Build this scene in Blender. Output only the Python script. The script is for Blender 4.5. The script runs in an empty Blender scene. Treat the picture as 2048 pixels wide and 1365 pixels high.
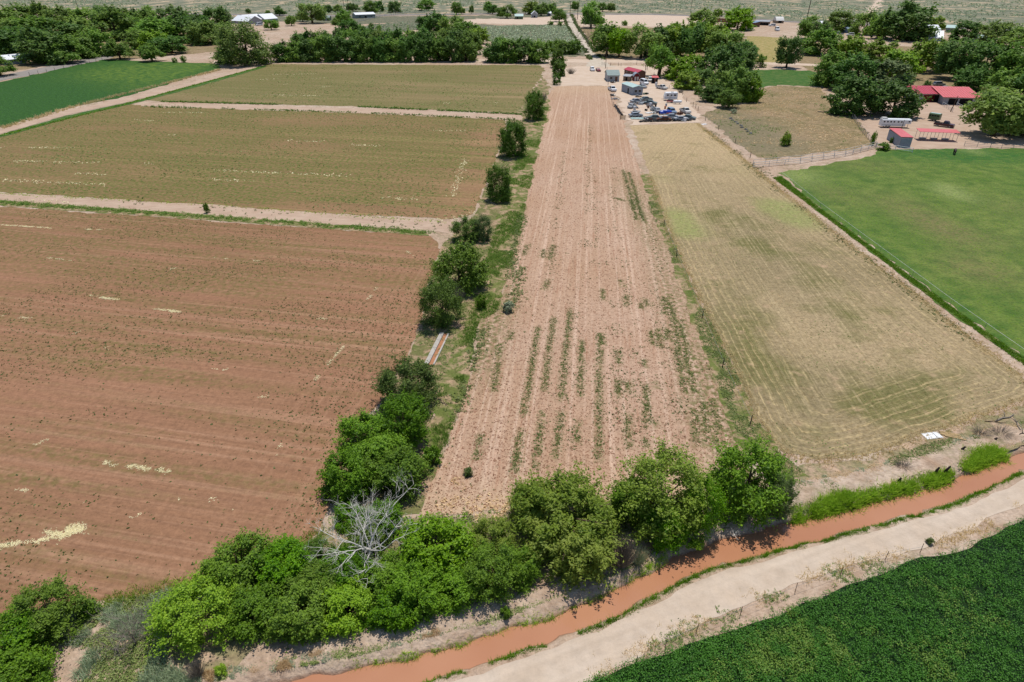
import bpy, math, random
import numpy as np
from mathutils import Vector, Matrix
from mathutils.geometry import delaunay_2d_cdt

# ------------------------------------------------------------------ camera
scene = bpy.context.scene
COL = scene.collection
R = math.radians
CAM_H, FPX, CX, CY, YHOR = 42.0, 1265.0, 1024.0, 682.5, -60.0      # all in photo pixels (2048 x 1365)
TH = math.atan((CY - YHOR) / FPX)
CT, ST = math.cos(TH), math.sin(TH)
cam_data = bpy.data.cameras.new('camera')
cam_data.sensor_width = 36.0
cam_data.lens = 36.0 * FPX / 2048.0
cam_data.clip_start = 0.5
cam_data.clip_end = 20000
cam = bpy.data.objects.new('camera', cam_data)
cam.location = (0, 0, CAM_H)
cam.rotation_euler = (math.pi / 2 - TH, 0, 0)
COL.objects.link(cam)
scene.camera = cam

# ------------------------------------------------------------------ sky, sun, exposure
SUN_EL, SUN_AZ = R(75), R(20)            # azimuth from +Y (far) towards +X (right)
world = bpy.data.worlds.new('World')
scene.world = world
world.use_nodes = True
wn = world.node_tree
sky = wn.nodes.new('ShaderNodeTexSky')
sky.sky_type = 'NISHITA'
sky.sun_disc = False
sky.sun_elevation = SUN_EL
sky.sun_rotation = SUN_AZ
sky.altitude = 1500
wn.links.new(sky.outputs[0], wn.nodes['Background'].inputs[0])
wn.nodes['Background'].inputs[1].default_value = 0.12
sd = bpy.data.lights.new('sun', 'SUN')
sd.energy = 4.2
sd.angle = R(0.53)
sd.color = (1.0, 0.955, 0.89)
sun = bpy.data.objects.new('sun', sd)
sun_dir = Vector((math.cos(SUN_EL) * math.sin(SUN_AZ), math.cos(SUN_EL) * math.cos(SUN_AZ), math.sin(SUN_EL)))
sun.rotation_euler = sun_dir.to_track_quat('Z', 'Y').to_euler()
sun.location = (100, 200, 300)
COL.objects.link(sun)
vs = scene.view_settings
vs.view_transform = 'Standard'
vs.look = 'None'
vs.exposure = 0.12
vs.gamma = 1.0
vs.use_curve_mapping = False

# ------------------------------------------------------------------ pixel -> ground
def P(x, y, z=0.0):
    u, v = (x - CX) / FPX, (y - CY) / FPX
    t = (CAM_H - z) / (ST + v * CT)
    return np.array((u * t, (CT - v * ST) * t, z))
def PX(pts, z=0.0):
    return np.array([P(x, y, z)[:2] for x, y in pts])
def scale_at(w):                        # photo pixels per metre at a world point
    return FPX / (w[1] * CT + (CAM_H - w[2]) * ST)
def height_to(base, ytop):              # height of a vertical at base whose tip shows at photo row ytop
    v = (ytop - CY) / FPX
    D = base[1] * (v * CT + ST) / (CT - v * ST)
    return CAM_H - D

rng = np.random.default_rng(7)
random.seed(7)

# ------------------------------------------------------------------ numpy noise
def _hash(ix, iy, seed):
    h = (ix.astype(np.int64) * 374761393 + iy.astype(np.int64) * 668265263 + seed * 1442695041) & 0x7fffffff
    h = ((h ^ (h >> 13)) * 1274126177) & 0x7fffffff
    return ((h ^ (h >> 16)) & 0xffff) / 65535.0
def vnoise(xy, scale, seed=0):
    p = np.asarray(xy) * scale
    i = np.floor(p); f = p - i; f = f * f * (3 - 2 * f)
    ix, iy = i[:, 0], i[:, 1]
    a, b = _hash(ix, iy, seed), _hash(ix + 1, iy, seed)
    c, d = _hash(ix, iy + 1, seed), _hash(ix + 1, iy + 1, seed)
    return (a * (1 - f[:, 0]) + b * f[:, 0]) * (1 - f[:, 1]) + (c * (1 - f[:, 0]) + d * f[:, 0]) * f[:, 1]
def fbm(xy, scale, seed=0, o=3):
    s = 0; a = 1; t = 0
    for k in range(o):
        s = s + a * vnoise(xy, scale * 2 ** k, seed + k); t += a; a *= .5
    return s / t
def inpoly(xy, poly):
    x, y = xy[:, 0], xy[:, 1]
    r = np.zeros(len(xy), bool)
    n = len(poly); j = n - 1
    for i in range(n):
        xi, yi = poly[i]; xj, yj = poly[j]
        if yi != yj:
            r ^= ((yi > y) != (yj > y)) & (x < (xj - xi) * (y - yi) / (yj - yi) + xi)
        j = i
    return r
def segdist(xy, poly, closed=True):
    d = np.full(len(xy), 1e9)
    n = len(poly)
    for i in range(n if closed else n - 1):
        a, b = poly[i], poly[(i + 1) % n]
        ab = b - a; L = (ab @ ab) + 1e-9
        t = np.clip(((xy - a) @ ab) / L, 0, 1)
        d = np.minimum(d, np.hypot(*(xy - a - t[:, None] * ab).T))
    return d
def blobs(xy, lst):                     # soft patches: (px, py, radius across m, radius along m, weight)
    v = np.zeros(len(xy))
    for (x, y, rx, ry, w) in lst:
        c = P(x, y)[:2]
        q = ((xy[:, 0] - c[0]) / rx) ** 2 + ((xy[:, 1] - c[1]) / ry) ** 2
        v += w * np.exp(-q)
    return np.clip(v, 0, 1)

# ------------------------------------------------------------------ materials
def lin(c):
    c = c / 255.0
    return c / 12.92 if c <= 0.04045 else ((c + 0.055) / 1.055) ** 2.4
def C(r, g, b, k=0.62):                 # photo colour of a sunlit surface -> base colour
    return (lin(r) * k, lin(g) * k, lin(b) * k, 1)

class Mat:
    def __init__(s, name, rough=0.9, spec=0.2):
        s.m = bpy.data.materials.new(name); s.m.use_nodes = True
        s.t = s.m.node_tree; s.b = s.t.nodes['Principled BSDF']
        s.b.inputs['Roughness'].default_value = rough
        s.b.inputs['Specular IOR Level'].default_value = spec
        s.pos = s.n('ShaderNodeNewGeometry').outputs['Position']
    def n(s, typ, ins=None, **props):
        nd = s.t.nodes.new(typ)
        for k, v in props.items(): setattr(nd, k, v)
        for k, v in (ins or {}).items():
            sk = nd.inputs[k]
            if isinstance(v, bpy.types.NodeSocket): s.t.links.new(v, sk)
            else: sk.default_value = v
        return nd
    def noise(s, scale, detail=4, vec=None, rough=0.55, dist=0.0):
        return s.n('ShaderNodeTexNoise', {'Vector': vec or s.pos, 'Scale': scale, 'Detail': detail, 'Roughness': rough, 'Distortion': dist}).outputs['Fac']
    def vor(s, scale, vec=None, feat='F1'):
        return s.n('ShaderNodeTexVoronoi', {'Vector': vec or s.pos, 'Scale': scale}, feature=feat).outputs['Distance']
    def mapv(s, rot=0.0, sc=(1, 1, 1), vec=None):
        a = s.n('ShaderNodeMapping', {'Vector': vec or s.pos, 'Rotation': (0, 0, -rot)}).outputs[0]
        return s.n('ShaderNodeMapping', {'Vector': a, 'Scale': sc}).outputs[0]
    def ramp(s, f, lo, hi, a=0.0, b=1.0):
        return s.n('ShaderNodeMapRange', {0: f, 1: lo, 2: hi, 3: a, 4: b}).outputs[0]
    def math(s, op, a, b=0.0):
        return s.n('ShaderNodeMath', {0: a, 1: b}, operation=op).outputs[0]
    def mix(s, f, a, b, mode='MIX'):
        return s.n('ShaderNodeMix', {0: f, 6: a, 7: b}, data_type='RGBA', blend_type=mode).outputs[2]
    def attr(s, name):
        return s.n('ShaderNodeAttribute', attribute_name=name).outputs['Fac']
    def col(s, c): s.t.links.new(c, s.b.inputs['Base Color']) if isinstance(c, bpy.types.NodeSocket) else setattr(s.b.inputs['Base Color'], 'default_value', c)
    def grain(s, c, amt=.35, scale=1.4):
        f = s.ramp(s.noise(scale, 10, rough=.8), .3, .7, 1 - amt, 1 + amt)
        g = s.n('ShaderNodeCombineColor', {0: f, 1: f, 2: f}).outputs[0]
        return s.mix(1.0, c, g, 'MULTIPLY')
    def bump(s, h, strength=0.5, dist=0.1):
        b = s.n('ShaderNodeBump', {'Height': h, 'Strength': strength, 'Distance': dist})
        s.t.links.new(b.outputs[0], s.b.inputs['Normal'])

def plain(name, c, rough=0.6, spec=0.3, metal=0.0, var=0.12, scale=1.5):
    m = Mat(name, rough, spec); m.b.inputs['Metallic'].default_value = metal
    d = tuple(x * (1 - var * 2.2) for x in c[:3]) + (1,)
    f = m.noise(scale, 5)
    m.col(m.mix(m.ramp(f, .35, .7), c, d))
    return m.m

ROWX = R(-10.9)                         # crop rows of the left fields
ROWY = R(-96.3)                         # rows of the ploughed strip

def mat_dirt():
    m = Mat('pale_dirt', 0.95, 0.1)
    c = m.mix(m.ramp(m.noise(.035, 6), .35, .68), C(222, 200, 178), C(204, 174, 148))
    c = m.mix(m.ramp(m.noise(.35, 6, dist=.6), .45, .75), c, C(186, 156, 130))
    c = m.mix(m.ramp(m.noise(2.6, 6), .5, .8, 0, .7), c, C(164, 132, 104))
    w = m.math('MULTIPLY', m.ramp(m.noise(.11, 5), .5, .66), m.ramp(m.noise(1.1, 5), .42, .62))
    c = m.mix(m.math('MULTIPLY', w, .75), c, C(150, 140, 104))
    c = m.grain(c, .3, 1.6)
    zz = m.n('ShaderNodeSeparateXYZ', {0: m.pos}).outputs[2]
    c = m.mix(m.ramp(m.math('ADD', zz, m.math('MULTIPLY', m.noise(1.2, 4), .2)), -.42, -.18, .85, 0), c, C(150, 104, 76))   # wet margin at the waterline
    m.col(c); m.bump(m.noise(2.2, 8), .9, .3)
    return m.m
def mat_road(a, b, rot, name):
    m = Mat(name, 0.95, 0.1)
    c = m.mix(m.ramp(m.noise(.3, 6), .35, .7), a, b)
    tr = m.noise(1.0, 3, m.mapv(rot, (.05, 1.3, 1)))
    c = m.mix(m.ramp(tr, .45, .7, 0, .55), c, tuple(x * .84 for x in b[:3]) + (1,))
    c = m.mix(m.math('MULTIPLY', m.attr('rut'), m.ramp(m.noise(.5, 5), .35, .65, .15, .7)), c, tuple(x * .8 for x in b[:3]) + (1,))
    c = m.mix(m.ramp(m.noise(5, 5), .55, .8, 0, .4), c, tuple(x * .72 for x in b[:3]) + (1,))
    c = m.grain(c, 0.13, 1.2); m.col(c); m.bump(m.noise(3.5, 6), .4, .1)
    return m.m
def mat_field(name, base, var, streak, weed, rot, wl=.44, wh=.66, k=1.0):
    m = Mat(name, 0.95, 0.1)
    c = m.mix(m.ramp(m.noise(.022, 5), .36, .66), base, var)
    v = m.mapv(rot, (.012 * k ** .5, 1.1 * k, 1))
    c = m.mix(m.ramp(m.noise(1, 5, v), .50, .66, 0, .8), c, streak)
    v2 = m.mapv(rot, (.05 * k ** .5, 2.2 * k, 1))
    c = m.mix(m.ramp(m.noise(1, 3, v2), .5, .72, 0, .6), c, tuple(x * .74 for x in base[:3]) + (1,))
    hd = m.noise(1, 3, m.mapv(R(82), (.03, 1.6, 1)))
    c = m.mix(m.math('MULTIPLY', m.ramp(hd, .48, .7, 0, .8), m.attr('headland')), c, streak)
    vw = m.mapv(rot, (.022 * k ** .5, .34 * k ** .4, 1))
    wv = m.math('ADD', m.noise(1, 6, vw), m.attr('green'))
    g = m.math('MULTIPLY', m.ramp(wv, wl, wh), m.ramp(m.noise(1.3, 5), .38, .62, .1, 1))
    c = m.mix(m.math('MULTIPLY', g, .85), c, weed)
    bl = m.noise(1, 4, m.mapv(rot, (.016, .05, 1)))
    c = m.mix(m.ramp(bl, .5, .68, 0, .55), c, base)
    ft = m.noise(1, 3, m.mapv(rot, (.03 * k ** .5, 3.6 * k, 1)))
    c = m.mix(m.ramp(ft, .55, .7, 0, .5), c, tuple(x * .78 for x in base[:3]) + (1,))
    c = m.mix(m.ramp(ft, .3, .42, .45, 0), c, streak)
    c = m.mix(m.ramp(m.noise(3.2, 6), .52, .78, 0, .55), c, tuple(x * .6 for x in var[:3]) + (1,))
    c = m.grain(c, 0.3, 1.4); m.col(c)
    m.bump(m.math('ADD', m.noise(2.5, 6), m.noise(1, 2, v2)), .5, .15)
    return m.m
def mat_plough():
    m = Mat('ploughed_soil', 0.97, 0.05)
    c = m.mix(m.ramp(m.noise(.03, 5), .38, .66), C(208, 175, 149), C(196, 160, 130))
    fw = m.noise(1, 2, m.mapv(ROWY, (.012, 1.5, 1)))
    c = m.mix(m.ramp(fw, .50, .66, 0, .65), c, C(232, 200, 174))
    fd = m.noise(1, 5, m.mapv(ROWY, (.12, 2.3, 1)))
    c = m.mix(m.ramp(fd, .54, .74, 0, .6), c, C(182, 134, 106))
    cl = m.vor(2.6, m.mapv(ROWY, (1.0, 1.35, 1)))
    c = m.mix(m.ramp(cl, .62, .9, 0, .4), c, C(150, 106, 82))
    sp = m.math('MULTIPLY', m.ramp(m.vor(1.25, m.mapv(ROWY, (.8, 1.1, 1))), .1, .24, .9, 0), m.ramp(m.noise(.9, 4), .44, .56))
    c = m.mix(sp, c, C(110, 74, 56))  # dark specks: small shadows among the clods, painted into the soil colour
    c = m.mix(m.math('MULTIPLY', m.attr('headland'), .75), c, C(214, 184, 152))
    c = m.mix(m.math('MULTIPLY', m.attr('green'), m.ramp(m.noise(1.6, 5), .4, .6)), c, C(124, 122, 76))
    c = m.grain(c, 0.3, 2.0); m.col(c)
    h = m.math('ADD', m.math('MULTIPLY', m.vor(2.4), -1.2), m.math('ADD', m.noise(3, 6), m.math('MULTIPLY', fw, 1.5)))
    m.bump(h, .4, .14)
    return m.m
def mat_stubble():
    m = Mat('stubble_field', 0.95, 0.1)
    d = m.attr('edge')
    c = m.mix(m.ramp(m.noise(.05, 6, dist=.5), .36, .62), C(186, 164, 128), C(156, 140, 106))
    c = m.mix(m.math('MULTIPLY', m.attr('dry'), .85), c, C(208, 182, 142))
    c = m.mix(m.ramp(m.math('ADD', m.noise(.12, 7, rough=.65), m.attr('olive')), .54, .76, 0, .9), c, C(122, 120, 72))
    # mowing lines follow the field edge
    dd = m.math('ADD', m.math('MULTIPLY', d, 1.0), m.math('MULTIPLY', m.noise(.25, 3), 1.2))
    cv = m.n('ShaderNodeCombineXYZ', {0: dd, 1: 0.0, 2: 0.0}).outputs[0]
    ln = m.noise(2.6, 3, cv)
    brk = m.ramp(m.noise(.9, 6), .40, .60, .3, 1)
    c = m.mix(m.math('MULTIPLY', m.math('MULTIPLY', m.ramp(ln, .48, .62), brk), m.ramp(d, 1, 15, 1.0, .1)), c, C(216, 192, 142))
    rl = m.noise(1, 3, m.mapv(R(-94), (.03, 2.4, 1)))
    c = m.mix(m.math('MULTIPLY', m.math('MULTIPLY', m.ramp(rl, .5, .66), brk), m.ramp(d, 3, 12, .2, .7)), c, C(212, 190, 148))
    c = m.mix(m.math('MULTIPLY', m.math('MULTIPLY', m.ramp(m.noise(3.1, 3, cv), .5, .68), .5), m.ramp(d, 1, 14, 1, .1)), c, C(132, 112, 72))
    c = m.mix(m.math('MULTIPLY', m.attr('fresh'), m.ramp(m.noise(.9, 5), .3, .6, .55, 1)), c, C(164, 168, 104))
    f2 = m.noise(3.0, 7)
    c = m.mix(m.ramp(f2, .5, .76, 0, .75), c, C(112, 98, 60))
    c = m.mix(m.ramp(m.noise(.4, 6), .6, .78, 0, .8), c, C(214, 180, 146))
    c = m.grain(c, 0.42, 1.4); m.col(c); m.bump(m.math('ADD', f2, ln), .6, .15)
    return m.m
def mat_pasture():
    m = Mat('pasture_grass', 0.9, 0.15)
    c = m.mix(m.ramp(m.noise(.06, 7, dist=.6, rough=.62), .38, .6), C(112, 138, 56), C(136, 152, 72))
    c = m.mix(m.ramp(m.noise(.3, 7, rough=.65), .42, .66), c, C(86, 118, 44))
    c = m.mix(m.math('MULTIPLY', m.attr('bare'), m.ramp(m.noise(.8, 5), .3, .6, .3, .9)), c, C(146, 134, 88))
    c = m.mix(m.math('MULTIPLY', m.attr('lush'), m.ramp(m.noise(.6, 5), .3, .6, .3, 1)), c, C(64, 116, 46))
    c = m.mix(m.math('MULTIPLY', m.attr('pale'), .8), c, C(168, 178, 108))
    f = m.noise(2.4, 7)
    c = m.mix(m.ramp(f, .46, .70, 0, .8), c, C(58, 88, 34))
    c = m.grain(c, 0.4, 1.2); m.col(c); m.bump(f, .8, .3)
    return m.m
def mat_crop(name, a, b, y):
    m = Mat(name, 0.9, 0.15)
    c = m.mix(m.ramp(m.noise(.9, 6), .38, .64), a, b)
    c = m.mix(m.math('MULTIPLY', m.attr('yellow'), m.ramp(m.noise(.7, 6, m.mapv(ROWX, (.4, 1, 1))), .42, .6)), c, y)
    c = m.grain(c, 0.35, 0.9); m.col(c); m.bump(m.noise(1.6, 7), 1.0, .5)
    return m.m
def mat_weedy():
    m = Mat('weedy_ground', 0.95, 0.1)
    c = m.mix(m.ramp(m.noise(.06, 6), .36, .64), C(172, 146, 114), C(148, 132, 94))
    c = m.mix(m.ramp(m.noise(.2, 6), .5, .68, 0, .8), c, C(128, 120, 78))
    c = m.mix(m.ramp(m.noise(.55, 6), .5, .7, 0, .8), c, C(196, 172, 134))
    c = m.mix(m.math('MULTIPLY', m.attr('grey'), .8), c, C(142, 132, 104))
    c = m.mix(m.ramp(m.noise(1.6, 6), .52, .74, 0, .8), c, C(104, 96, 62))
    c = m.grain(c, 0.4, 0.9); m.col(c); m.bump(m.noise(1.8, 6), .7, .3)
    return m.m
def mat_grassy(name, g1, g2, soil):
    m = Mat(name, 0.95, 0.1)
    c = m.mix(m.ramp(m.noise(.5, 6), .36, .64), g1, g2)
    c = m.mix(m.ramp(m.noise(.45, 7, dist=.8, rough=.65), .46, .6), c, soil)
    c = m.mix(m.ramp(m.noise(3, 6), .5, .78, 0, .7), c, tuple(x * .5 for x in g1[:3]) + (1,))
    c = m.grain(c, 0.4, 1.4); m.col(c); m.bump(m.noise(2.4, 7), .8, .3)
    return m.m
def mat_desert():
    m = Mat('desert_scrub', 0.95, 0.05)
    c = m.mix(m.ramp(m.noise(.006, 6, dist=.6), .36, .66), C(150, 150, 128), C(128, 134, 112))
    v = m.mapv(0, (.05, .022, 1))
    c = m.mix(m.ramp(m.noise(1, 7, v), .50, .60), c, C(216, 192, 160))
    v3 = m.mapv(0, (.02, .008, 1))
    c = m.mix(m.ramp(m.noise(1, 6, v3), .5, .64, 0, .85), c, C(120, 128, 106))
    sp = m.vor(.22)
    c = m.mix(m.ramp(sp, .15, .5, .9, 0), c, C(98, 110, 84))
    c = m.mix(m.ramp(m.noise(.16, 5), .52, .72, 0, .7), c, C(196, 176, 146))
    c = m.grain(c, 0.3, 0.12); m.col(c)
    return m.m
def mat_water():
    m = Mat('muddy_water', 0.12, 0.4)
    c = m.mix(m.ramp(m.noise(.12, 3), .35, .65), C(208, 150, 114), C(198, 138, 102))
    m.col(c); m.bump(m.noise(1.1, 3, m.mapv(R(25), (.5, 1.6, 1))), .08, .05)
    return m.m

def mat_leaf(name, dark, light, trans=.4):
    m = Mat(name, 0.55, 0.25)
    g = m.n('ShaderNodeNewGeometry').outputs['Random Per Island']
    oi = m.n('ShaderNodeObjectInfo').outputs['Random']
    c = m.mix(m.ramp(g, 0, 1), dark, light)
    c = m.mix(m.ramp(m.noise(.45, 2), .38, .62, 0, .45), c, light)
    hs = m.n('ShaderNodeHueSaturation', {'Hue': m.ramp(oi, 0, 1, .488, .512), 'Saturation': m.ramp(oi, 0, 1, .95, 1.05), 'Value': m.ramp(m.math('FRACT', m.math('MULTIPLY', oi, 7.3)), 0, 1, .8, 1.2), 'Color': c}).outputs[0]
    m.col(hs)
    tr = m.n('ShaderNodeBsdfTranslucent', {'Color': hs}).outputs[0]
    mx = m.n('ShaderNodeMixShader', {0: trans, 1: m.b.outputs[0], 2: tr}).outputs[0]
    m.t.links.new(mx, m.t.nodes['Material Output'].inputs[0])
    return m.m

LK = .98
MT = {
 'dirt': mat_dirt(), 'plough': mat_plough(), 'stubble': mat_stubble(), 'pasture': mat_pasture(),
 'weedy': mat_weedy(), 'desert': mat_desert(), 'water': mat_water(),
 'road': mat_road(C(232, 213, 192), C(222, 200, 176), R(22), 'canal_road_dirt'),
 'track': mat_road(C(216, 190, 166), C(200, 170, 146), ROWX, 'track_dirt'),
 'lane': mat_road(C(226, 212, 192), C(214, 198, 176), R(88), 'lane_dirt'),
 'gravel': mat_road(C(172, 164, 156), C(156, 148, 140), R(60), 'gravel_road'),
 'asphalt': mat_road(C(150, 146, 142), C(138, 134, 130), 0, 'worn_asphalt'),
 'field_a': mat_field('red_field_soil', C(172, 128, 99), C(160, 120, 90), C(188, 146, 116), C(124, 116, 66), ROWX, .46, .68),
 'field_b': mat_field('greening_field_soil', C(168, 130, 98), C(150, 124, 86), C(182, 150, 108), C(94, 116, 44), ROWX, .30, .48, .28),
 'field_c': mat_field('olive_field_soil', C(164, 138, 102), C(148, 128, 90), C(178, 154, 112), C(100, 118, 50), ROWX, .30, .48, .18),
 'crop_far': mat_crop('alfalfa_far', C(50, 94, 32), C(64, 108, 40), C(116, 142, 50)),
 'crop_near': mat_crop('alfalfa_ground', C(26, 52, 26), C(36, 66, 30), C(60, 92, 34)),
 'verge': mat_grassy('verge_grass', C(128, 134, 74), C(108, 124, 60), C(196, 166, 134)),
 'bank': mat_grassy('bank_soil', C(150, 146, 104), C(176, 156, 122), C(208, 178, 150)),
 'verge2': mat_grassy('fence_verge_grass', C(104, 136, 62), C(88, 120, 52), C(150, 142, 96)),
 'verge3': mat_grassy('tree_row_ground', C(120, 126, 72), C(140, 134, 88), C(196, 164, 134)),
 'lawn': mat_grassy('lawn_grass', C(78, 122, 52), C(66, 106, 46), C(110, 130, 70)),
 'garden': mat_grassy('garden_plot', C(150, 152, 84), C(190, 164, 104), C(200, 176, 124)),
 'sagelot': mat_grassy('sage_lot', C(118, 124, 102), C(102, 110, 88), C(160, 148, 120)),
 'dust': mat_road(C(234, 212, 190), C(222, 196, 170), 0, 'yard_dust'),
 # foliage
 'lf_mid': mat_leaf('leaves_mid_green', C(58, 98, 14, LK), C(122, 160, 34, LK), .45),
 'lf_dark': mat_leaf('leaves_dark_green', C(56, 86, 22, LK), C(100, 130, 42, LK)),
 'lf_bright': mat_leaf('leaves_bright_green', C(88, 124, 22, LK), C(140, 170, 44, LK)),
 'lf_olive': mat_leaf('leaves_olive_green', C(96, 120, 34, 1.1), C(148, 164, 66, 1.1), .5),
 'lf_grey': mat_leaf('leaves_grey_green', C(76, 98, 50, LK), C(122, 140, 84, LK)),
 'lf_lime': mat_leaf('leaves_lime_green', C(104, 140, 34, LK), C(150, 180, 60, LK)),
 'lf_far': mat_leaf('leaves_far_green', C(74, 106, 38, 1.25), C(124, 150, 64, 1.25), .5),
 'lf_fard': mat_leaf('leaves_far_dark', C(62, 96, 38, 1.15), C(104, 134, 60, 1.15), .48),
 'crop': mat_leaf('alfalfa_leaves', C(38, 82, 22, 1.1), C(82, 128, 44, 1.1), .36),
 'cropy': mat_leaf('alfalfa_light_leaves', C(84, 128, 40, .8), C(130, 164, 62, .8), .25),
 'weed': mat_leaf('weed_leaves', C(92, 112, 52, 1.05), C(136, 152, 84, 1.05), .3),
 'weedd': mat_leaf('weed_dark_leaves', C(70, 90, 38, .85), C(106, 122, 56, .85), .22),
 'grass': mat_leaf('grass_blades', C(108, 144, 30, 1.25), C(166, 194, 64, 1.25), .55),
 'vgrass': mat_leaf('verge_blades', C(84, 114, 40, 1.0), C(136, 160, 74, 1.0), .45),
 'sage': mat_leaf('sage_leaves', C(124, 138, 104, 1.0), C(168, 178, 144, 1.0), .3),
 'dry': mat_leaf('dry_grass', C(196, 166, 118, .95), C(230, 206, 158, .95), .35),
 'straw': mat_leaf('loose_straw', C(232, 212, 156, .85), C(252, 240, 198, .85), .1),
 'bark': plain('bark', C(112, 94, 76), .9, .1, var=.2, scale=6),
 'bark_pale': plain('weathered_dead_wood', C(226, 220, 210, .82), .85, .1, var=.14, scale=5),
 'twig': plain('grey_twigs', C(168, 156, 142), .9, .1, var=.2, scale=5),
 'char': plain('charred_wood', C(58, 52, 48), .95, .1),
 'clod': plain('soil_clods', C(166, 124, 100), .98, .05, var=.2, scale=.8),
 'post': plain('weathered_post', C(104, 88, 74), .9, .1),
 'pole': plain('utility_pole_wood', C(96, 80, 68), .9, .1),
 'white': plain('white_paint', C(240, 242, 244, .78), .45, .4, var=.04),
 'offwhite': plain('dusty_white', C(226, 224, 218, .74), .55, .3, var=.07),
 'redroof': plain('red_metal_roof', C(216, 76, 92, .62), .45, .4, var=.06, scale=.6),
 'redroof2': plain('pale_red_metal_roof', C(236, 118, 116, .66), .45, .4, var=.06, scale=.6),
 'redwall': plain('dark_red_boards', C(132, 42, 42), .7, .2),
 'greywall': plain('grey_wall', C(190, 194, 198), .6, .3, var=.07),
 'bluegrey': plain('blue_grey_wall', C(168, 178, 190), .6, .3, var=.07),
 'tealroof': plain('pale_teal_roof', C(196, 222, 214, .7), .45, .4, var=.07),
 'greenroof': plain('grey_green_roof', C(150, 168, 164), .55, .3, var=.1),
 'tanwall': plain('tan_wall', C(176, 154, 130), .8, .2, var=.12),
 'brownwall': plain('brown_wall', C(138, 104, 86), .8, .2, var=.12),
 'dark': plain('dark_opening', (.012, .012, .012, 1), .9, .1, var=0),
 'glass': plain('dark_glass', (.02, .025, .03, 1), .12, .5, var=0),
 'tyre': plain('black_rubber', (.055, .052, .05, 1), .85, .2, var=.2),
 'metal': plain('galvanised_metal', C(188, 190, 188), .4, .5, .5, var=.1),
 'rust': plain('rusty_steel', C(128, 84, 62), .85, .2, var=.2),
 'blue': plain('blue_paint', C(38, 74, 190), .35, .5, var=.1),
 'lblue': plain('light_blue_paint', C(146, 170, 194), .4, .5, var=.1),
 'maroon': plain('maroon_paint', C(92, 40, 42), .3, .5, var=.1),
 'red': plain('red_paint', C(160, 40, 48), .35, .5, var=.1),
 'green': plain('green_paint', C(96, 128, 84), .45, .4, var=.1),
 'silver': plain('silver_paint', C(196, 198, 202), .35, .5, .3, var=.1),
 'orange': plain('orange_plastic', C(224, 128, 70), .5, .3, var=.1),
 'teal': plain('faded_teal_paint', C(146, 160, 156), .5, .3, var=.12),
 'concrete': plain('concrete', C(210, 202, 190), .9, .2, var=.1, scale=2),
 'wood': plain('bare_timber', C(204, 174, 126), .85, .2, var=.15, scale=4),
 'ash': plain('white_ash', C(234, 230, 224, .72), .95, .05, var=.12, scale=4),
 'adobe': plain('adobe_plaster', C(176, 122, 98), .9, .1, var=.1),
 'hide': plain('dark_brown_hide', (.035, .02, .015, 1), .6, .3, var=.2, scale=3),
 'straw_grey': plain('grey_litter', C(150, 148, 140), .9, .1, var=.2),
}

# ------------------------------------------------------------------ object helpers
def tag(o, label=None, cat=None, group=None, kind=None):
    if label: o['label'] = label
    if cat: o['category'] = cat
    if group: o['group'] = group
    if kind: o['kind'] = kind
    return o
def link(name, me, mat=None, parent=None):
    if mat is not None:
        me.materials.append(MT[mat] if isinstance(mat, str) else mat)
    o = bpy.data.objects.new(name, me)
    COL.objects.link(o)
    if parent: o.parent = parent
    return o
def quick_mesh(name, V, Fc, k):          # numpy arrays: V (n,3), Fc (m,k)
    me = bpy.data.meshes.new(name)
    V = np.ascontiguousarray(V, dtype=np.float32); Fc = np.ascontiguousarray(Fc, dtype=np.int32)
    me.vertices.add(len(V)); me.vertices.foreach_set('co', V.ravel())
    me.loops.add(Fc.size); me.loops.foreach_set('vertex_index', Fc.ravel())
    me.polygons.add(len(Fc)); me.polygons.foreach_set('loop_start', np.arange(0, Fc.size, k, dtype=np.int32))
    me.update(calc_edges=True)
    return me
def empty(name, loc, rz=0.0, label=None, cat=None, group=None):
    o = bpy.data.objects.new(name, None); COL.objects.link(o)
    o.location = loc; o.rotation_euler = (0, 0, rz); o.empty_display_size = .3
    return tag(o, label, cat, group)

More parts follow.
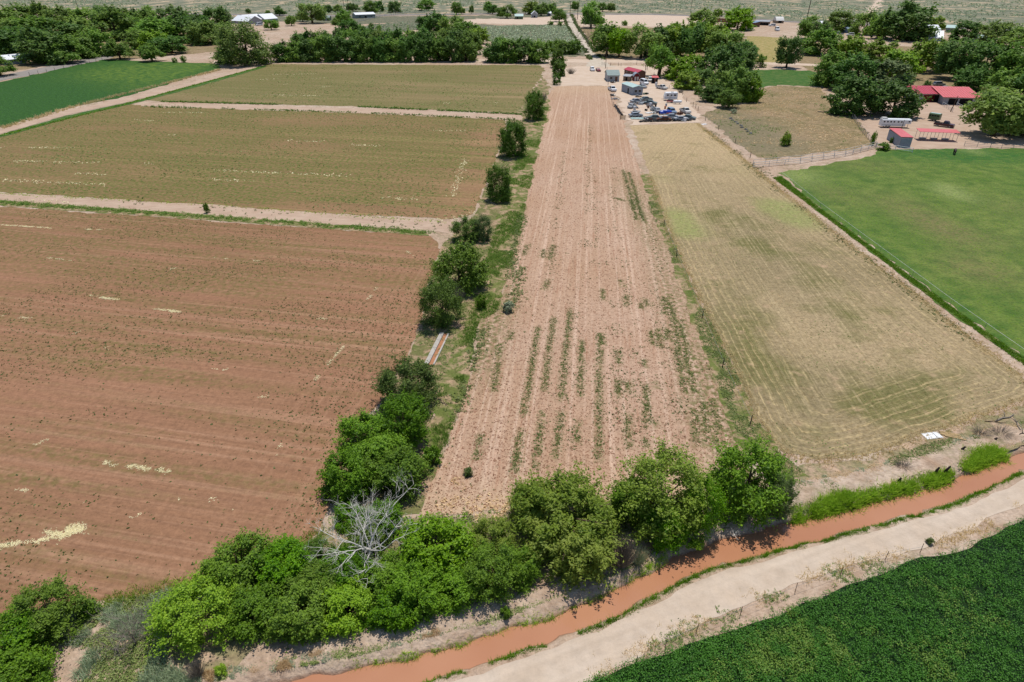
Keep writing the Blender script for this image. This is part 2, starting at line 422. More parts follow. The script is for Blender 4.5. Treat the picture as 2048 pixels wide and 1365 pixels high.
class MB:                                # mesh collector for hand-made parts
    def __init__(s): s.v = []; s.f = []
    def add(s, vs_, fs):
        o = len(s.v); s.v += [tuple(map(float, v)) for v in vs_]; s.f += [tuple(i + o for i in f) for f in fs]; return s
    def box(s, c, d, rz=0.0, taper=1.0):
        x, y, z = d[0] / 2, d[1] / 2, d[2] / 2
        q = [(-x, -y, -z), (x, -y, -z), (x, y, -z), (-x, y, -z), (-x * taper, -y * taper, z), (x * taper, -y * taper, z), (x * taper, y * taper, z), (-x * taper, y * taper, z)]
        cr, sr = math.cos(rz), math.sin(rz)
        q = [(a * cr - b * sr + c[0], a * sr + b * cr + c[1], e + c[2]) for a, b, e in q]
        return s.add(q, [(0, 3, 2, 1), (4, 5, 6, 7), (0, 1, 5, 4), (1, 2, 6, 5), (2, 3, 7, 6), (3, 0, 4, 7)])
    def tube(s, pts, rads, n=6, cap=True):
        pts = [Vector(p) for p in pts]; rings = []
        for i, p in enumerate(pts):
            d = (pts[min(i + 1, len(pts) - 1)] - pts[max(i - 1, 0)]).normalized()
            a = d.orthogonal().normalized() if i == 0 else (rings_a - d * rings_a.dot(d)).normalized()
            rings_a = a; b = d.cross(a)
            rings.append([p + (a * math.cos(2 * math.pi * k / n) + b * math.sin(2 * math.pi * k / n)) * rads[i] for k in range(n)])
        o = len(s.v); m = len(pts)
        s.v += [tuple(q) for r in rings for q in r]
        for i in range(m - 1):
            for k in range(n):
                s.f.append((o + i * n + k, o + i * n + (k + 1) % n, o + (i + 1) * n + (k + 1) % n, o + (i + 1) * n + k))
        if cap:
            s.f.append(tuple(o + k for k in reversed(range(n)))); s.f.append(tuple(o + (m - 1) * n + k for k in range(n)))
        return s
    def prism(s, prof, x0, x1, axis='x'):            # extrude a (y,z) profile along x (or an (x,z) profile along y)
        n = len(prof)
        if axis == 'x': q = [(x0, a, b) for a, b in prof] + [(x1, a, b) for a, b in prof]
        else: q = [(a, x0, b) for a, b in prof] + [(a, x1, b) for a, b in prof]
        return s.add(q, [tuple(reversed(range(n))), tuple(range(n, 2 * n))] + [(i, (i + 1) % n, n + (i + 1) % n, n + i) for i in range(n)])
    def build(s, name, mat, parent=None, smooth=False, loc=None):
        me = bpy.data.meshes.new(name); me.from_pydata(s.v, [], s.f); me.update()
        if smooth:
            for p in me.polygons: p.use_smooth = True
        o = link(name, me, mat, parent)
        if loc is not None: o.location = loc
        return o

ORD = ['first', 'second', 'third', 'fourth', 'fifth', 'sixth', 'seventh', 'eighth', 'ninth', 'tenth', 'eleventh', 'twelfth', 'thirteenth', 'fourteenth', 'fifteenth', 'sixteenth', 'seventeenth', 'eighteenth', 'nineteenth', 'twentieth', 'twenty-first', 'twenty-second', 'twenty-third', 'twenty-fourth', 'twenty-fifth', 'twenty-sixth', 'twenty-seventh']

# ------------------------------------------------------------------ ground, canal
CU = [(575, 1365), (705, 1338), (845, 1313), (900, 1298), (1022, 1262), (1111, 1234), (1186, 1206), (1230, 1180), (1300, 1146), (1335, 1121), (1384, 1103), (1433, 1086), (1500, 1070), (1553, 1052), (1614, 1036), (1714, 1013), (1829, 985), (1909, 962), (2012, 920), (2048, 904)]
CL = [(840, 1365), (1000, 1313), (1102, 1283), (1194, 1249), (1235, 1231), (1287, 1203), (1353, 1167), (1409, 1139), (1486, 1119), (1548, 1100), (1665, 1073), (1782, 1041), (1914, 1004), (2048, 939)]
WZ = -0.5
cu = PX(CU, WZ); cl = PX(CL, WZ)
def ext(a, n=1):
    d0 = (a[0] - a[3]); d0 /= np.linalg.norm(d0); d1 = (a[-1] - a[-4]); d1 /= np.linalg.norm(d1)
    return np.vstack([a[0] + d0 * 60, a, a[-1] + d1 * 60])
cu, cl = ext(cu), ext(cl)
canal = np.vstack([cu, cl[::-1]])
gx = np.unique(np.concatenate([np.arange(-70, 112, .5), np.array([-6000, -3500, -2000, -1200, -800, -600, -450, -350, -280, -220, -180, -150, -125, -105, -90, -80, 120, 135, 150, 175, 210, 250, 300, 380, 480, 650, 900, 1300, 2000, 3500, 6000.])]))
gy = np.unique(np.concatenate([np.arange(-12, 84, .5), np.array([-400, -200, -100, -60, -40, -25, 90, 100, 115, 130, 150, 180, 220, 270, 330, 400, 500, 650, 850, 1100, 1500, 2200, 3200, 5000, 8000.])]))
GX, GY = np.meshgrid(gx, gy)
gxy = np.stack([GX.ravel(), GY.ravel()], 1)
near = (gxy[:, 0] > -90) & (gxy[:, 0] < 125) & (gxy[:, 1] > -45) & (gxy[:, 1] < 100)
sdist = np.full(len(gxy), 50.0)
dd_ = segdist(gxy[near], canal); ins_ = inpoly(gxy[near], canal)
sdist[near] = np.where(ins_, -dd_, dd_)
rag = (fbm(gxy, .8, 3) - .5) * .9
gz = -0.012 - 0.02 * fbm(gxy, .35, 9)
prof = np.clip((sdist + rag - .55) / 1.3, -1, 0)
gz = gz + prof * 1.15
# spoil bank on the far side of the canal
ucen = segdist(gxy[near], cu[1:-1], False)
ubank = np.zeros(len(gxy)); ubank[near] = np.where(ins_, 0, np.exp(-((ucen - 2.2) / 1.0) ** 2))
lowr = np.zeros(len(gxy)); lowr[near] = segdist(gxy[near], cl, False)
gz += np.where(ubank > .02, ubank * .35 * fbm(gxy, .5, 21) * (lowr > segdist(gxy, cu, False) + 1.5), 0)
nx, ny = len(gx), len(gy)
idx = np.arange(nx * ny).reshape(ny, nx)
gf = np.stack([idx[:-1, :-1], idx[:-1, 1:], idx[1:, 1:], idx[1:, :-1]], -1).reshape(-1, 4)
me = quick_mesh('ground', np.column_stack([gxy, gz]), gf, 4)
me.polygons.foreach_set('use_smooth', np.ones(len(gf), bool))
tag(link('ground', me, 'dirt'), 'pale pinkish bare dirt of the valley floor', 'ground', kind='structure')

def ragged(w, jag=.35, seed=0, step=.007):
    out = []
    n = len(w)
    for i in range(n):
        a, b = w[i], w[(i + 1) % n]
        L = np.linalg.norm(b - a)
        dist = np.hypot(*( (a + b) / 2)) + 20
        k = max(1, min(400, int(L / (step * dist))))
        t = np.arange(k) / k
        out.append(a + t[:, None] * (b - a))
    q = np.vstack(out)
    d = np.hypot(q[:, 0], q[:, 1])
    amp = jag * (.6 + d / 120)
    off = np.stack([fbm(q, .45, seed, 3) - .5, fbm(q, .45, seed + 50, 3) - .5], 1)
    return q + off * 2 * amp[:, None]

def sheet(name, px, z, mat, label, jag=.35, seed=0, attrs=None, grid=None, world=False, cat='field', kind='structure'):
    w = np.asarray(px, float) if world else PX(px)
    q = ragged(w, jag, seed) if jag else w
    pts = [tuple(p) for p in q]; n = len(pts)
    extra = []
    if attrs:
        lo, hi = q.min(0), q.max(0)
        y = lo[1]
        cand = []
        while y < hi[1]:
            st = max(.6, .012 * (abs(y) + 25)) if grid is None else grid * max(1, (abs(y) + 30) / 90)
            xs = np.arange(lo[0], hi[0], st)
            cand.append(np.column_stack([xs + (rng.random(len(xs)) - .5) * .3 * st, np.full(len(xs), y) + (rng.random(len(xs)) - .5) * .3 * st]))
            y += st
        cand = np.vstack(cand)
        cand = cand[inpoly(cand, q)]
        extra = [tuple(p) for p in cand]
    vv, ee, ff, *_ = delaunay_2d_cdt([Vector(p) for p in pts + extra], [(i, (i + 1) % n) for i in range(n)], [], 1, 1e-4)
    V = np.array([(v.x, v.y, z) for v in vv])
    ff = [f for f in ff if len(f) == 3]
    cen = np.array([V[list(f), :2].mean(0) for f in ff])
    keep = inpoly(cen, q)
    Fc = np.array([f for f, k in zip(ff, keep) if k])
    # face up
    a, b, c = V[Fc[:, 0]], V[Fc[:, 1]], V[Fc[:, 2]]
    nz = (b[:, 0] - a[:, 0]) * (c[:, 1] - a[:, 1]) - (b[:, 1] - a[:, 1]) * (c[:, 0] - a[:, 0])
    Fc[nz < 0] = Fc[nz < 0][:, ::-1]
    me = quick_mesh(name, V, Fc, 3)
    for an, fn in (attrs or {}).items():
        at = me.attributes.new(an, 'FLOAT', 'POINT')
        at.data.foreach_set('value', np.asarray(fn(V[:, :2], q), dtype=np.float32))
    return tag(link(name, me, mat), label, cat, kind=kind)

# water surface, a little wider than the waterline so the uneven bank cuts it
def offset_line(a, d):
    t = np.gradient(a, axis=0); t /= np.linalg.norm(t, axis=1)[:, None]
    return a + np.stack([-t[:, 1], t[:, 0]], 1) * d
sheet('canal_water', np.vstack([offset_line(cu, .9), offset_line(cl, -.9)[::-1]]), WZ, 'water', 'orange muddy water filling the irrigation canal', jag=0, world=True, cat='water')

# ------------------------------------------------------------------ fields, roads and lots
zero = lambda xy, q: np.zeros(len(xy))
F1 = [(-500, 379), (0, 413), (400, 441), (860, 472), (880, 492), (852, 600), (832, 670), (772, 790), (702, 870), (668, 990), (640, 1060), (600, 1092), (415, 1166), (207, 1202), (0, 1238), (-250, 1280), (-700, 1180)]
F2 = [(255, 206), (1005, 238), (1013, 250), (988, 330), (948, 428), (905, 439), (600, 424), (0, 384), (-330, 362)]
F3 = [(285, 200), (532, 129), (1080, 131), (1090, 142), (1062, 186), (1045, 227), (700, 213), (330, 204)]
F4 = [(-160, 200), (0, 165), (110, 140), (215, 119), (300, 123), (438, 128), (443, 136), (250, 194), (130, 217), (0, 256), (-200, 312), (-420, 330), (-420, 250)]
F5 = [(1110, 173), (1224, 172), (1232, 200), (1252, 265), (1292, 365), (1342, 500), (1392, 640), (1432, 760), (1474, 880), (1500, 955), (1400, 985), (1200, 1005), (1000, 1020), (838, 1032), (862, 960), (902, 870), (937, 760), (962, 645), (1002, 580), (1042, 440), (1072, 300), (1098, 190)]
F6 = [(1262, 251), (1395, 246), (1480, 312), (1560, 378), (1680, 472), (1800, 562), (1950, 682), (2075, 775), (2062, 800), (1950, 834), (1850, 872), (1740, 908), (1640, 922), (1565, 905), (1520, 850), (1460, 720), (1400, 600), (1340, 470), (1300, 350)]
F7 = [(1560, 347), (1580, 341), (1640, 331), (1700, 321), (1740, 313), (1758, 300), (1830, 299), (2048, 297), (2400, 296), (3000, 480), (2500, 1050), (2200, 826), (2048, 716), (1900, 611), (1760, 506), (1640, 416)]
F8 = [(1402, 230), (1440, 217), (1500, 205), (1506, 180), (1560, 172), (1640, 176), (1690, 225), (1722, 248), (1748, 286), (1700, 300), (1600, 312), (1530, 320), (1480, 292)]
tw = lambda px: PX(px)
def head(side, wid):
    line = PX(side)
    return lambda xy, q: np.exp(-(segdist(xy, line, False) / wid) ** 2)
g1 = lambda xy, q: .16 * np.clip((xy[:, 1] - 55) / 70, 0, 1) - .07 * np.clip((xy[:, 0] + 40) / 30, 0, 1) + .08 * blobs(xy, [(100, 520, 25, 12, 1), (500, 560, 20, 8, .8), (250, 690, 14, 4, .9)])
sheet('ploughed_field_soil', F1, .0, 'field_a', 'reddish brown bare field with sparse weeds left of the tree row', .5, 1, {'green': g1, 'headland': head([(880, 492), (832, 670), (702, 870), (640, 1060)], 9)})
g2 = lambda xy, q: .16 * fbm(xy, .02, 5) + .04 - .26 * np.exp(-(segdist(xy, PX([(1010, 250), (945, 430), (600, 424)]), False) / 14) ** 2)
sheet('greening_field', F2, .0, 'field_b', 'olive green sprouting field with pale straw streaks', .5, 2, {'green': g2, 'headland': head([(1013, 250), (948, 428)], 9)})
g3 = lambda xy, q: .10 - .14 * np.exp(-(segdist(xy, PX([(1090, 142), (1045, 227)]), False) / 35) ** 2)
sheet('olive_field', F3, .0, 'field_c', 'olive brown field below the dark windbreak trees', .6, 3, {'green': g3, 'headland': head([(1090, 142), (1045, 227)], 9)})
y4 = lambda xy, q: blobs(xy, [(290, 137, 26, 26, 1), (265, 148, 20, 18, .9), (300, 160, 22, 14, .6), (370, 140, 10, 25, .5), (400, 128, 14, 10, .5), (280, 175, 14, 10, .5)])
sheet('alfalfa_field_far', F4, .02, 'crop_far', 'dark green alfalfa field at the far left beside the gravel road', .7, 4, {'yellow': y4})
strip_g = lambda xy, q: blobs(xy, [(1310, 480, 3, 14, .7), (1350, 590, 3, 10, .7), (1390, 720, 2.5, 10, .8), (1440, 860, 3, 8, 1), (1460, 800, 3, 8, 1), (1270, 390, 4, 16, .7), (985, 640, 2.5, 9, .7), (1005, 600, 2.5, 5, .6), (950, 700, 3, 8, .9)])
hd5 = lambda xy, q: np.clip(np.exp(-(segdist(xy, PX([(838, 1032), (1200, 1005), (1400, 985)]), False) / 3.2) ** 2) + .8 * np.exp(-(segdist(xy, PX([(1110, 173), (1224, 172)]), False) / 22) ** 2), 0, 1)
ROWS = [[(1141, 619), (1128, 730), (1122, 800)], [(1122, 825), (1111, 915)], [(1108, 636), (1098, 700), (1088, 780)], [(1085, 826), (1070, 938)], [(1076, 655), (1058, 770), (1046, 830)], [(1042, 862), (1028, 930)], [(1163, 682), (1160, 790)], [(1158, 845), (1152, 885)], [(1200, 668), (1198, 760), (1197, 920)], [(1203, 668), (1206, 690)], [(1236, 700), (1238, 730)], [(1236, 760), (1237, 790)], [(1256, 765), (1257, 785)], [(1256, 832), (1258, 895)], [(1302, 662), (1306, 690)], [(1316, 660), (1320, 695)], [(1333, 660), (1335, 680)], [(1326, 595), (1332, 630)], [(1339, 592), (1350, 660), (1362, 745)], [(1362, 640), (1378, 740), (1388, 785)], [(1364, 755), (1370, 785)], [(1388, 820), (1394, 890)], [(1405, 800), (1415, 885)], [(1425, 800), (1440, 890)], [(1205, 580), (1207, 600)], [(1290, 598), (1296, 612)], [(1000, 690), (988, 780)], [(962, 870), (950, 920)], [(1246, 340), (1258, 380), (1268, 420)], [(1258, 345), (1275, 400), (1285, 440)], [(1230, 396), (1248, 402)], [(1270, 395), (1290, 445)], [(1262, 400), (1272, 440)], [(1055, 490), (1048, 510)], [(1106, 490), (1100, 520)], [(1088, 500), (1085, 515)], [(1240, 560), (1246, 575)], [(1095, 560), (1090, 580)], [(1024, 665), (1020, 680)], [(1252, 590), (1250, 612)], [(1288, 720), (1290, 735)], [(1310, 765), (1314, 775)], [(1308, 840), (1312, 855)], [(1292, 770), (1295, 850)], [(1292, 880), (1294, 895)], [(1040, 905), (1025, 960)], [(1280, 608), (1284, 618)]]
def row_green(xy, q):
    d = np.full(len(xy), 1e9)
    for r_ in ROWS: d = np.minimum(d, segdist(xy, PX(r_), False))
    return np.clip(strip_g(xy, q) + .9 * np.exp(-(d / .4) ** 2), 0, 1)
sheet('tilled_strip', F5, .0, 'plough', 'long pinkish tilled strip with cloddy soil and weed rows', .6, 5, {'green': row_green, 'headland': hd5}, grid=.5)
edge6 = lambda xy, q: segdist(xy, PX(F6)[1:], True)
ol6 = lambda xy, q: blobs(xy, [(1780, 815, 5, 3, .4), (1740, 800, 4, 3, .25), (1480, 650, 5, 10, .2), (1510, 720, 4, 6, .2), (1850, 760, 6, 4, .22), (1520, 490, 5, 8, .22), (1440, 440, 5, 9, .2), (1650, 560, 4, 9, .15), (1700, 640, 3, 9, .16), (1630, 850, 4, 3, .15)])
fr6 = lambda xy, q: np.clip(blobs(xy, [(1358, 433, 3.2, 6, 1), (1376, 463, 3.6, 4.5, 1), (1552, 413, 4.2, 5.5, 1), (1596, 437, 4.5, 7, 1), (1320, 358, 4, 8, .35), (1480, 340, 4, 12, .3)]) * 1.5 - .3, 0, .95)
dry6 = lambda xy, q: np.clip((xy[:, 1] - 118) / 60, 0, 1) * (1 - blobs(xy, [(1320, 350, 12, 16, .6)]))
sheet('stubble_field', F6, .0, 'stubble', 'tan mown stubble field with curved mowing lines', .45, 6, {'edge': edge6, 'olive': ol6, 'fresh': fr6, 'dry': dry6}, grid=1.6)
bare7 = lambda xy, q: blobs(xy, [(1880, 455, 5, 9, .9), (1960, 540, 6, 7, .8), (1800, 410, 6, 9, .6), (1660, 385, 5, 9, .5), (1990, 480, 9, 8, .35), (1720, 330, 12, 8, .4), (2040, 420, 10, 10, .4)])
lush7 = lambda xy, q: np.clip(blobs(xy, [(1880, 306, 24, 8, .9), (1960, 312, 14, 10, .8)]) + .5 * np.exp(-(segdist(xy, PX([(1562, 352), (2048, 716)]), False) / 2.0) ** 2), 0, 1)
pale7 = lambda xy, q: blobs(xy, [(1908, 388, 3.2, 5, 1), (1890, 372, 3, 3, .6), (1588, 350, 6, 8, .8), (1946, 303, 3, 4, .7)])
sheet('pasture', F7, .01, 'pasture', 'lush green pasture behind the white rope fence', .6, 7, {'bare': bare7, 'lush': lush7, 'pale': pale7})
gr8 = lambda xy, q: blobs(xy, [(1450, 240, 14, 26, .9), (1490, 270, 12, 22, .9), (1540, 290, 10, 12, .8)])
sheet('weedy_lot', F8, .0, 'weedy', 'brown weedy lot between the bushes and the ranch yard', .9, 8, {'grey': gr8})
sheet('lawn', [(1495, 140), (1560, 139), (1628, 143), (1645, 155), (1640, 174), (1560, 171), (1510, 177), (1498, 165)], .01, 'lawn', 'bright green mown grass patch among the right hand trees', .8, 9, cat='lawn')
sheet('garden_plot', [(1492, 72), (1572, 76), (1592, 90), (1580, 128), (1500, 130), (1480, 100)], .0, 'garden', 'yellowish garden plot behind the right hand trees', 1.2, 10, cat='garden')
# tracks and roads
rd_ = PX([(880, 1371), (1010, 1328), (1110, 1296), (1206, 1260), (1300, 1212), (1362, 1180), (1420, 1153), (1495, 1130), (1560, 1112), (1680, 1083), (1795, 1052), (1925, 1016), (2055, 952), (2500, 780), (2560, 860), (2055, 1000), (1950, 1052), (1850, 1098), (1700, 1132), (1560, 1180), (1420, 1236), (1310, 1292), (1190, 1362)])
d_ = (cl[0] - cl[2]) / np.linalg.norm(cl[0] - cl[2]); n_ = np.array([-d_[1], d_[0]]); n_ = n_ if n_[1] < 0 else -n_
sheet('canal_road', np.vstack([[cl[0] + n_ * 1.2], rd_, [cl[0] + n_ * 8.0]]), .0, 'road', 'pale dusty dirt road along the canal', .35, 11, {'rut': lambda xy, q: sum(np.exp(-((segdist(xy, PX([(960, 1400), (1150, 1316), (1258, 1274), (1330, 1234), (1460, 1182), (1600, 1136), (1780, 1084), (1930, 1034), (2055, 978), (2500, 815)]), False) - o_) / .28) ** 2) for o_ in (.35, 1.6))}, grid=.6, world=True, cat='road')
sheet('farm_track', [(-500, 366), (0, 388), (400, 409), (700, 431), (905, 446), (900, 466), (860, 463), (700, 452), (400, 430), (0, 402), (-500, 376)], .005, 'track', 'pink dirt farm track between the two nearest left fields', .5, 12, cat='track')
sheet('ditch_track', [(268, 204), (330, 207), (700, 217), (1045, 231), (1046, 241), (700, 226), (330, 215), (262, 210)], .005, 'track', 'thin pale dirt track between the middle and far left fields', .6, 13, cat='track')
sheet('field_lane', [(-400, 362), (0, 259), (130, 221), (250, 198), (400, 162), (520, 129), (530, 131), (410, 166), (262, 203), (140, 229), (0, 269), (-400, 374)], .03, 'track', 'narrow dirt lane along the edge of the alfalfa field', .5, 14, cat='track')
sheet('gravel_road', [(-400, 236), (-60, 168), (0, 152), (110, 131), (215, 109), (235, 112), (215, 118), (110, 140), (0, 163), (-60, 178), (-400, 250)], .03, 'gravel', 'grey gravel road curving past the left wood', .5, 15, cat='road')
sheet('dirt_lane', [(1172, 134), (1180, 121), (1176, 107), (1160, 88), (1144, 68), (1133, 49), (1130, 27), (1142, 27), (1151, 49), (1163, 68), (1177, 88), (1188, 107), (1207, 121), (1228, 134)], .02, 'lane', 'straight dirt lane leading to the far highway', .8, 16, cat='lane')
sheet('cross_track', [(430, 122), (560, 121), (1000, 120), (1160, 119), (1240, 120), (1420, 121), (1700, 131), (1700, 135), (1420, 126), (1240, 126), (1160, 126), (1000, 125), (560, 126), (430, 126)], .01, 'dust', 'pale dirt cross track behind the windbreak', .8, 17, cat='track')
sheet('bare_yard', [(1105, 140), (1170, 132), (1300, 131), (1345, 170), (1400, 232), (1395, 246), (1262, 250), (1232, 190), (1228, 172), (1110, 172)], .01, 'dust', 'pale dusty yard strewn with vehicles and scrap', 1.0, 18, cat='yard')
sheet('ranch_yard', [(1725, 240), (1745, 232), (1820, 205), (1975, 205), (2048, 240), (2048, 292), (1830, 298), (1760, 299), (1748, 284)], .0, 'track', 'tan dirt yard of the red roofed ranch', 1.0, 19, cat='yard')
sheet('desert_lot', [(900, 46), (950, 38), (1060, 36), (1132, 32), (1134, 48), (1060, 50), (1010, 48)], .02, 'dust', 'bare pink lot around the far cabins', 1.5, 20, cat='lot')
sheet('far_lot', [(1150, 30), (1300, 30), (1380, 32), (1400, 50), (1300, 54), (1200, 52), (1160, 54)], .02, 'dust', 'bare pale lot beside the highway', 1.5, 22, cat='lot')
sheet('sage_lot', [(1000, 52), (1060, 50), (1132, 50), (1143, 68), (1159, 88), (1174, 107), (1176, 114), (1100, 113), (1040, 92), (960, 80), (930, 55), (960, 48)], .02, 'sagelot', 'grey green sagebrush lot left of the dirt lane', 1.5, 23, cat='scrub')
sheet('sage_slope', [(640, 76), (740, 50), (870, 40), (860, 55), (800, 66), (720, 76)], .02, 'sagelot', 'sparse sagebrush slope behind the windbreak', 1.5, 24, cat='scrub')
sheet('far_scrub', [(1232, 117), (1208, 118), (1190, 107), (1178, 88), (1164, 68), (1156, 56), (1240, 57), (1400, 54), (1492, 72), (1480, 112), (1400, 116), (1300, 115)], .006, 'weedy', 'dry weedy ground under the trees right of the lane', 1.5, 36, {'grey': zero}, cat='scrub')
sheet('grove_floor', [(1600, 82), (1700, 88), (1860, 96), (2048, 104), (2300, 120), (2300, 210), (1990, 204), (1820, 203), (1700, 200), (1640, 172), (1600, 130)], .006, 'weedy', 'dry weedy ground under the ranch grove', 1.5, 37, {'grey': zero}, cat='scrub')
sheet('wood_floor', [(-300, 60), (100, 40), (300, 45), (450, 60), (470, 100), (300, 116), (150, 118), (0, 148), (-300, 200)], .006, 'weedy', 'dry weedy ground under the left wood', 1.5, 38, {'grey': zero}, cat='scrub')
sheet('highway_scrub', [(450, 33), (666, 34), (900, 32), (1128, 29), (1128, 33), (960, 38), (860, 42), (700, 50), (640, 46), (450, 40)], .008, 'sagelot', 'scrubby ground along the near side of the highway', 1.5, 39, cat='scrub')
HW = [(-900, 0), (-100, 12), (130, 20), (400, 28), (666, 31), (1000, 27), (1300, 28), (1450, 33), (1580, 43), (1960, 57), (2300, 72)]
sheet('highway', [(x, y - .1) for x, y in HW] + [(x, y + 2.1) for x, y in HW[::-1]], .05, 'asphalt', 'worn grey highway crossing the far edge of the valley', 0, 25, cat='road')
hw = PX(HW)
sheet('desert', np.vstack([hw - np.array([0, -6]), [(4500, 700), (5500, 7000), (-5500, 7000), (-4000, 1500)]]), .02, 'desert', 'grey green desert scrub with pale sandy patches', 0, 26, world=True, cat='desert')
sheet('desert_track', [(1722, 30), (1742, 14), (1752, -2), (1768, -2), (1760, 14), (1738, 30)], .06, 'dust', 'pale sandy track climbing into the desert', 1.0, 27, cat='track')
# crop ground, verges
A9 = [(1189, 1364), (1266, 1328), (1358, 1297), (1512, 1246), (1665, 1185), (1839, 1118), (1911, 1106), (2003, 1062), (2048, 1040), (2500, 850), (2900, 1500), (1500, 1800), (1000, 1900), (300, 1900), (500, 1660), (900, 1490), (1100, 1410)]
y9 = lambda xy, q: blobs(xy, [(1620, 1300, 3, 1.6, 1), (1680, 1280, 3, 1.4, .8), (1560, 1340, 2.5, 1.5, .8), (1900, 1190, 3, 1.2, .7), (1870, 1320, 2.5, 1.4, .8), (1950, 1240, 2, 1.2, .6), (1560, 1240, 1.2, 1.5, .9), (1560, 1270, 1, 1, .8), (1480, 1365, 3, 1, .7)])
sheet('alfalfa_ground', A9, .012, 'crop_near', 'dark soil and stems under the near alfalfa crop', .3, 28, {'yellow': y9})
sheet('grass_verge', [(1094, 190), (1100, 215), (1076, 300), (1046, 440), (1030, 500), (1004, 590), (985, 630), (958, 640), (935, 760), (905, 860), (870, 930), (860, 850), (880, 760), (925, 660), (950, 590), (985, 480), (1000, 420), (1030, 330), (1060, 260), (1075, 225)], .006, 'verge', 'green weedy verge between the tree row and the tilled strip', .6, 29, cat='verge')
sheet('tree_row_floor', [(1085, 150), (1100, 176), (1096, 200), (1070, 262), (1040, 330), (1008, 420), (990, 480), (952, 590), (928, 660), (884, 760), (866, 850), (872, 930), (840, 1030), (690, 1040), (672, 990), (704, 872), (774, 790), (834, 670), (854, 600), (882, 492), (948, 430), (990, 330), (1016, 250), (1064, 186)], .003, 'verge3', 'weedy ground under the boundary tree row', .6, 40, cat='verge')
sheet('track_verge', [(-500, 372), (0, 401), (400, 429), (850, 462), (858, 472), (400, 440), (0, 412), (-500, 379)], .012, 'verge', 'green weed strip along the lower edge of the farm track', .4, 30, cat='verge')
sheet('strip_verge', [(1282, 345), (1300, 350), (1340, 470), (1400, 600), (1460, 720), (1520, 850), (1562, 910), (1620, 950), (1540, 960), (1470, 880), (1425, 760), (1385, 640), (1336, 500), (1300, 420)], .012, 'verge', 'green weedy verge between the tilled strip and the stubble', .5, 31, cat='verge')
sheet('lane_verge', [(0, 270), (140, 230), (262, 204), (400, 167), (530, 131), (534, 134), (410, 170), (275, 206), (150, 234), (0, 276)], .035, 'lawn', 'thin green grass edge of the field lane', .3, 32, cat='verge')
sheet('fence_verge', [(1550, 352), (1562, 352), (1640, 416), (1760, 506), (1900, 611), (2048, 716), (2200, 826), (2192, 834), (2040, 725), (1890, 618), (1752, 512), (1632, 421)], .016, 'verge2', 'dense green grass under the white rope fence', .4, 33, cat='verge')

sheet('canal_bank', [(1540, 962), (1600, 935), (1660, 928), (1745, 914), (1850, 878), (1950, 840), (2065, 802), (2250, 760), (2300, 830), (2048, 886), (1900, 945), (1780, 975), (1690, 1000), (1610, 1020), (1570, 1028), (1555, 1000)], .004, 'bank', 'eroded weedy bank between the stubble field and the canal', .8, 34, cat='bank')
sheet('headland', [(840, 1034), (1000, 1020), (1200, 1004), (1400, 985), (1500, 955), (1540, 962), (1560, 1020), (1440, 1060), (1300, 1110), (1180, 1170), (1000, 1225), (800, 1280), (560, 1330), (360, 1350), (330, 1260), (440, 1195), (620, 1100), (690, 1040)], -.003, 'bank', 'weedy ground under the canal thicket', .8, 35, cat='bank')
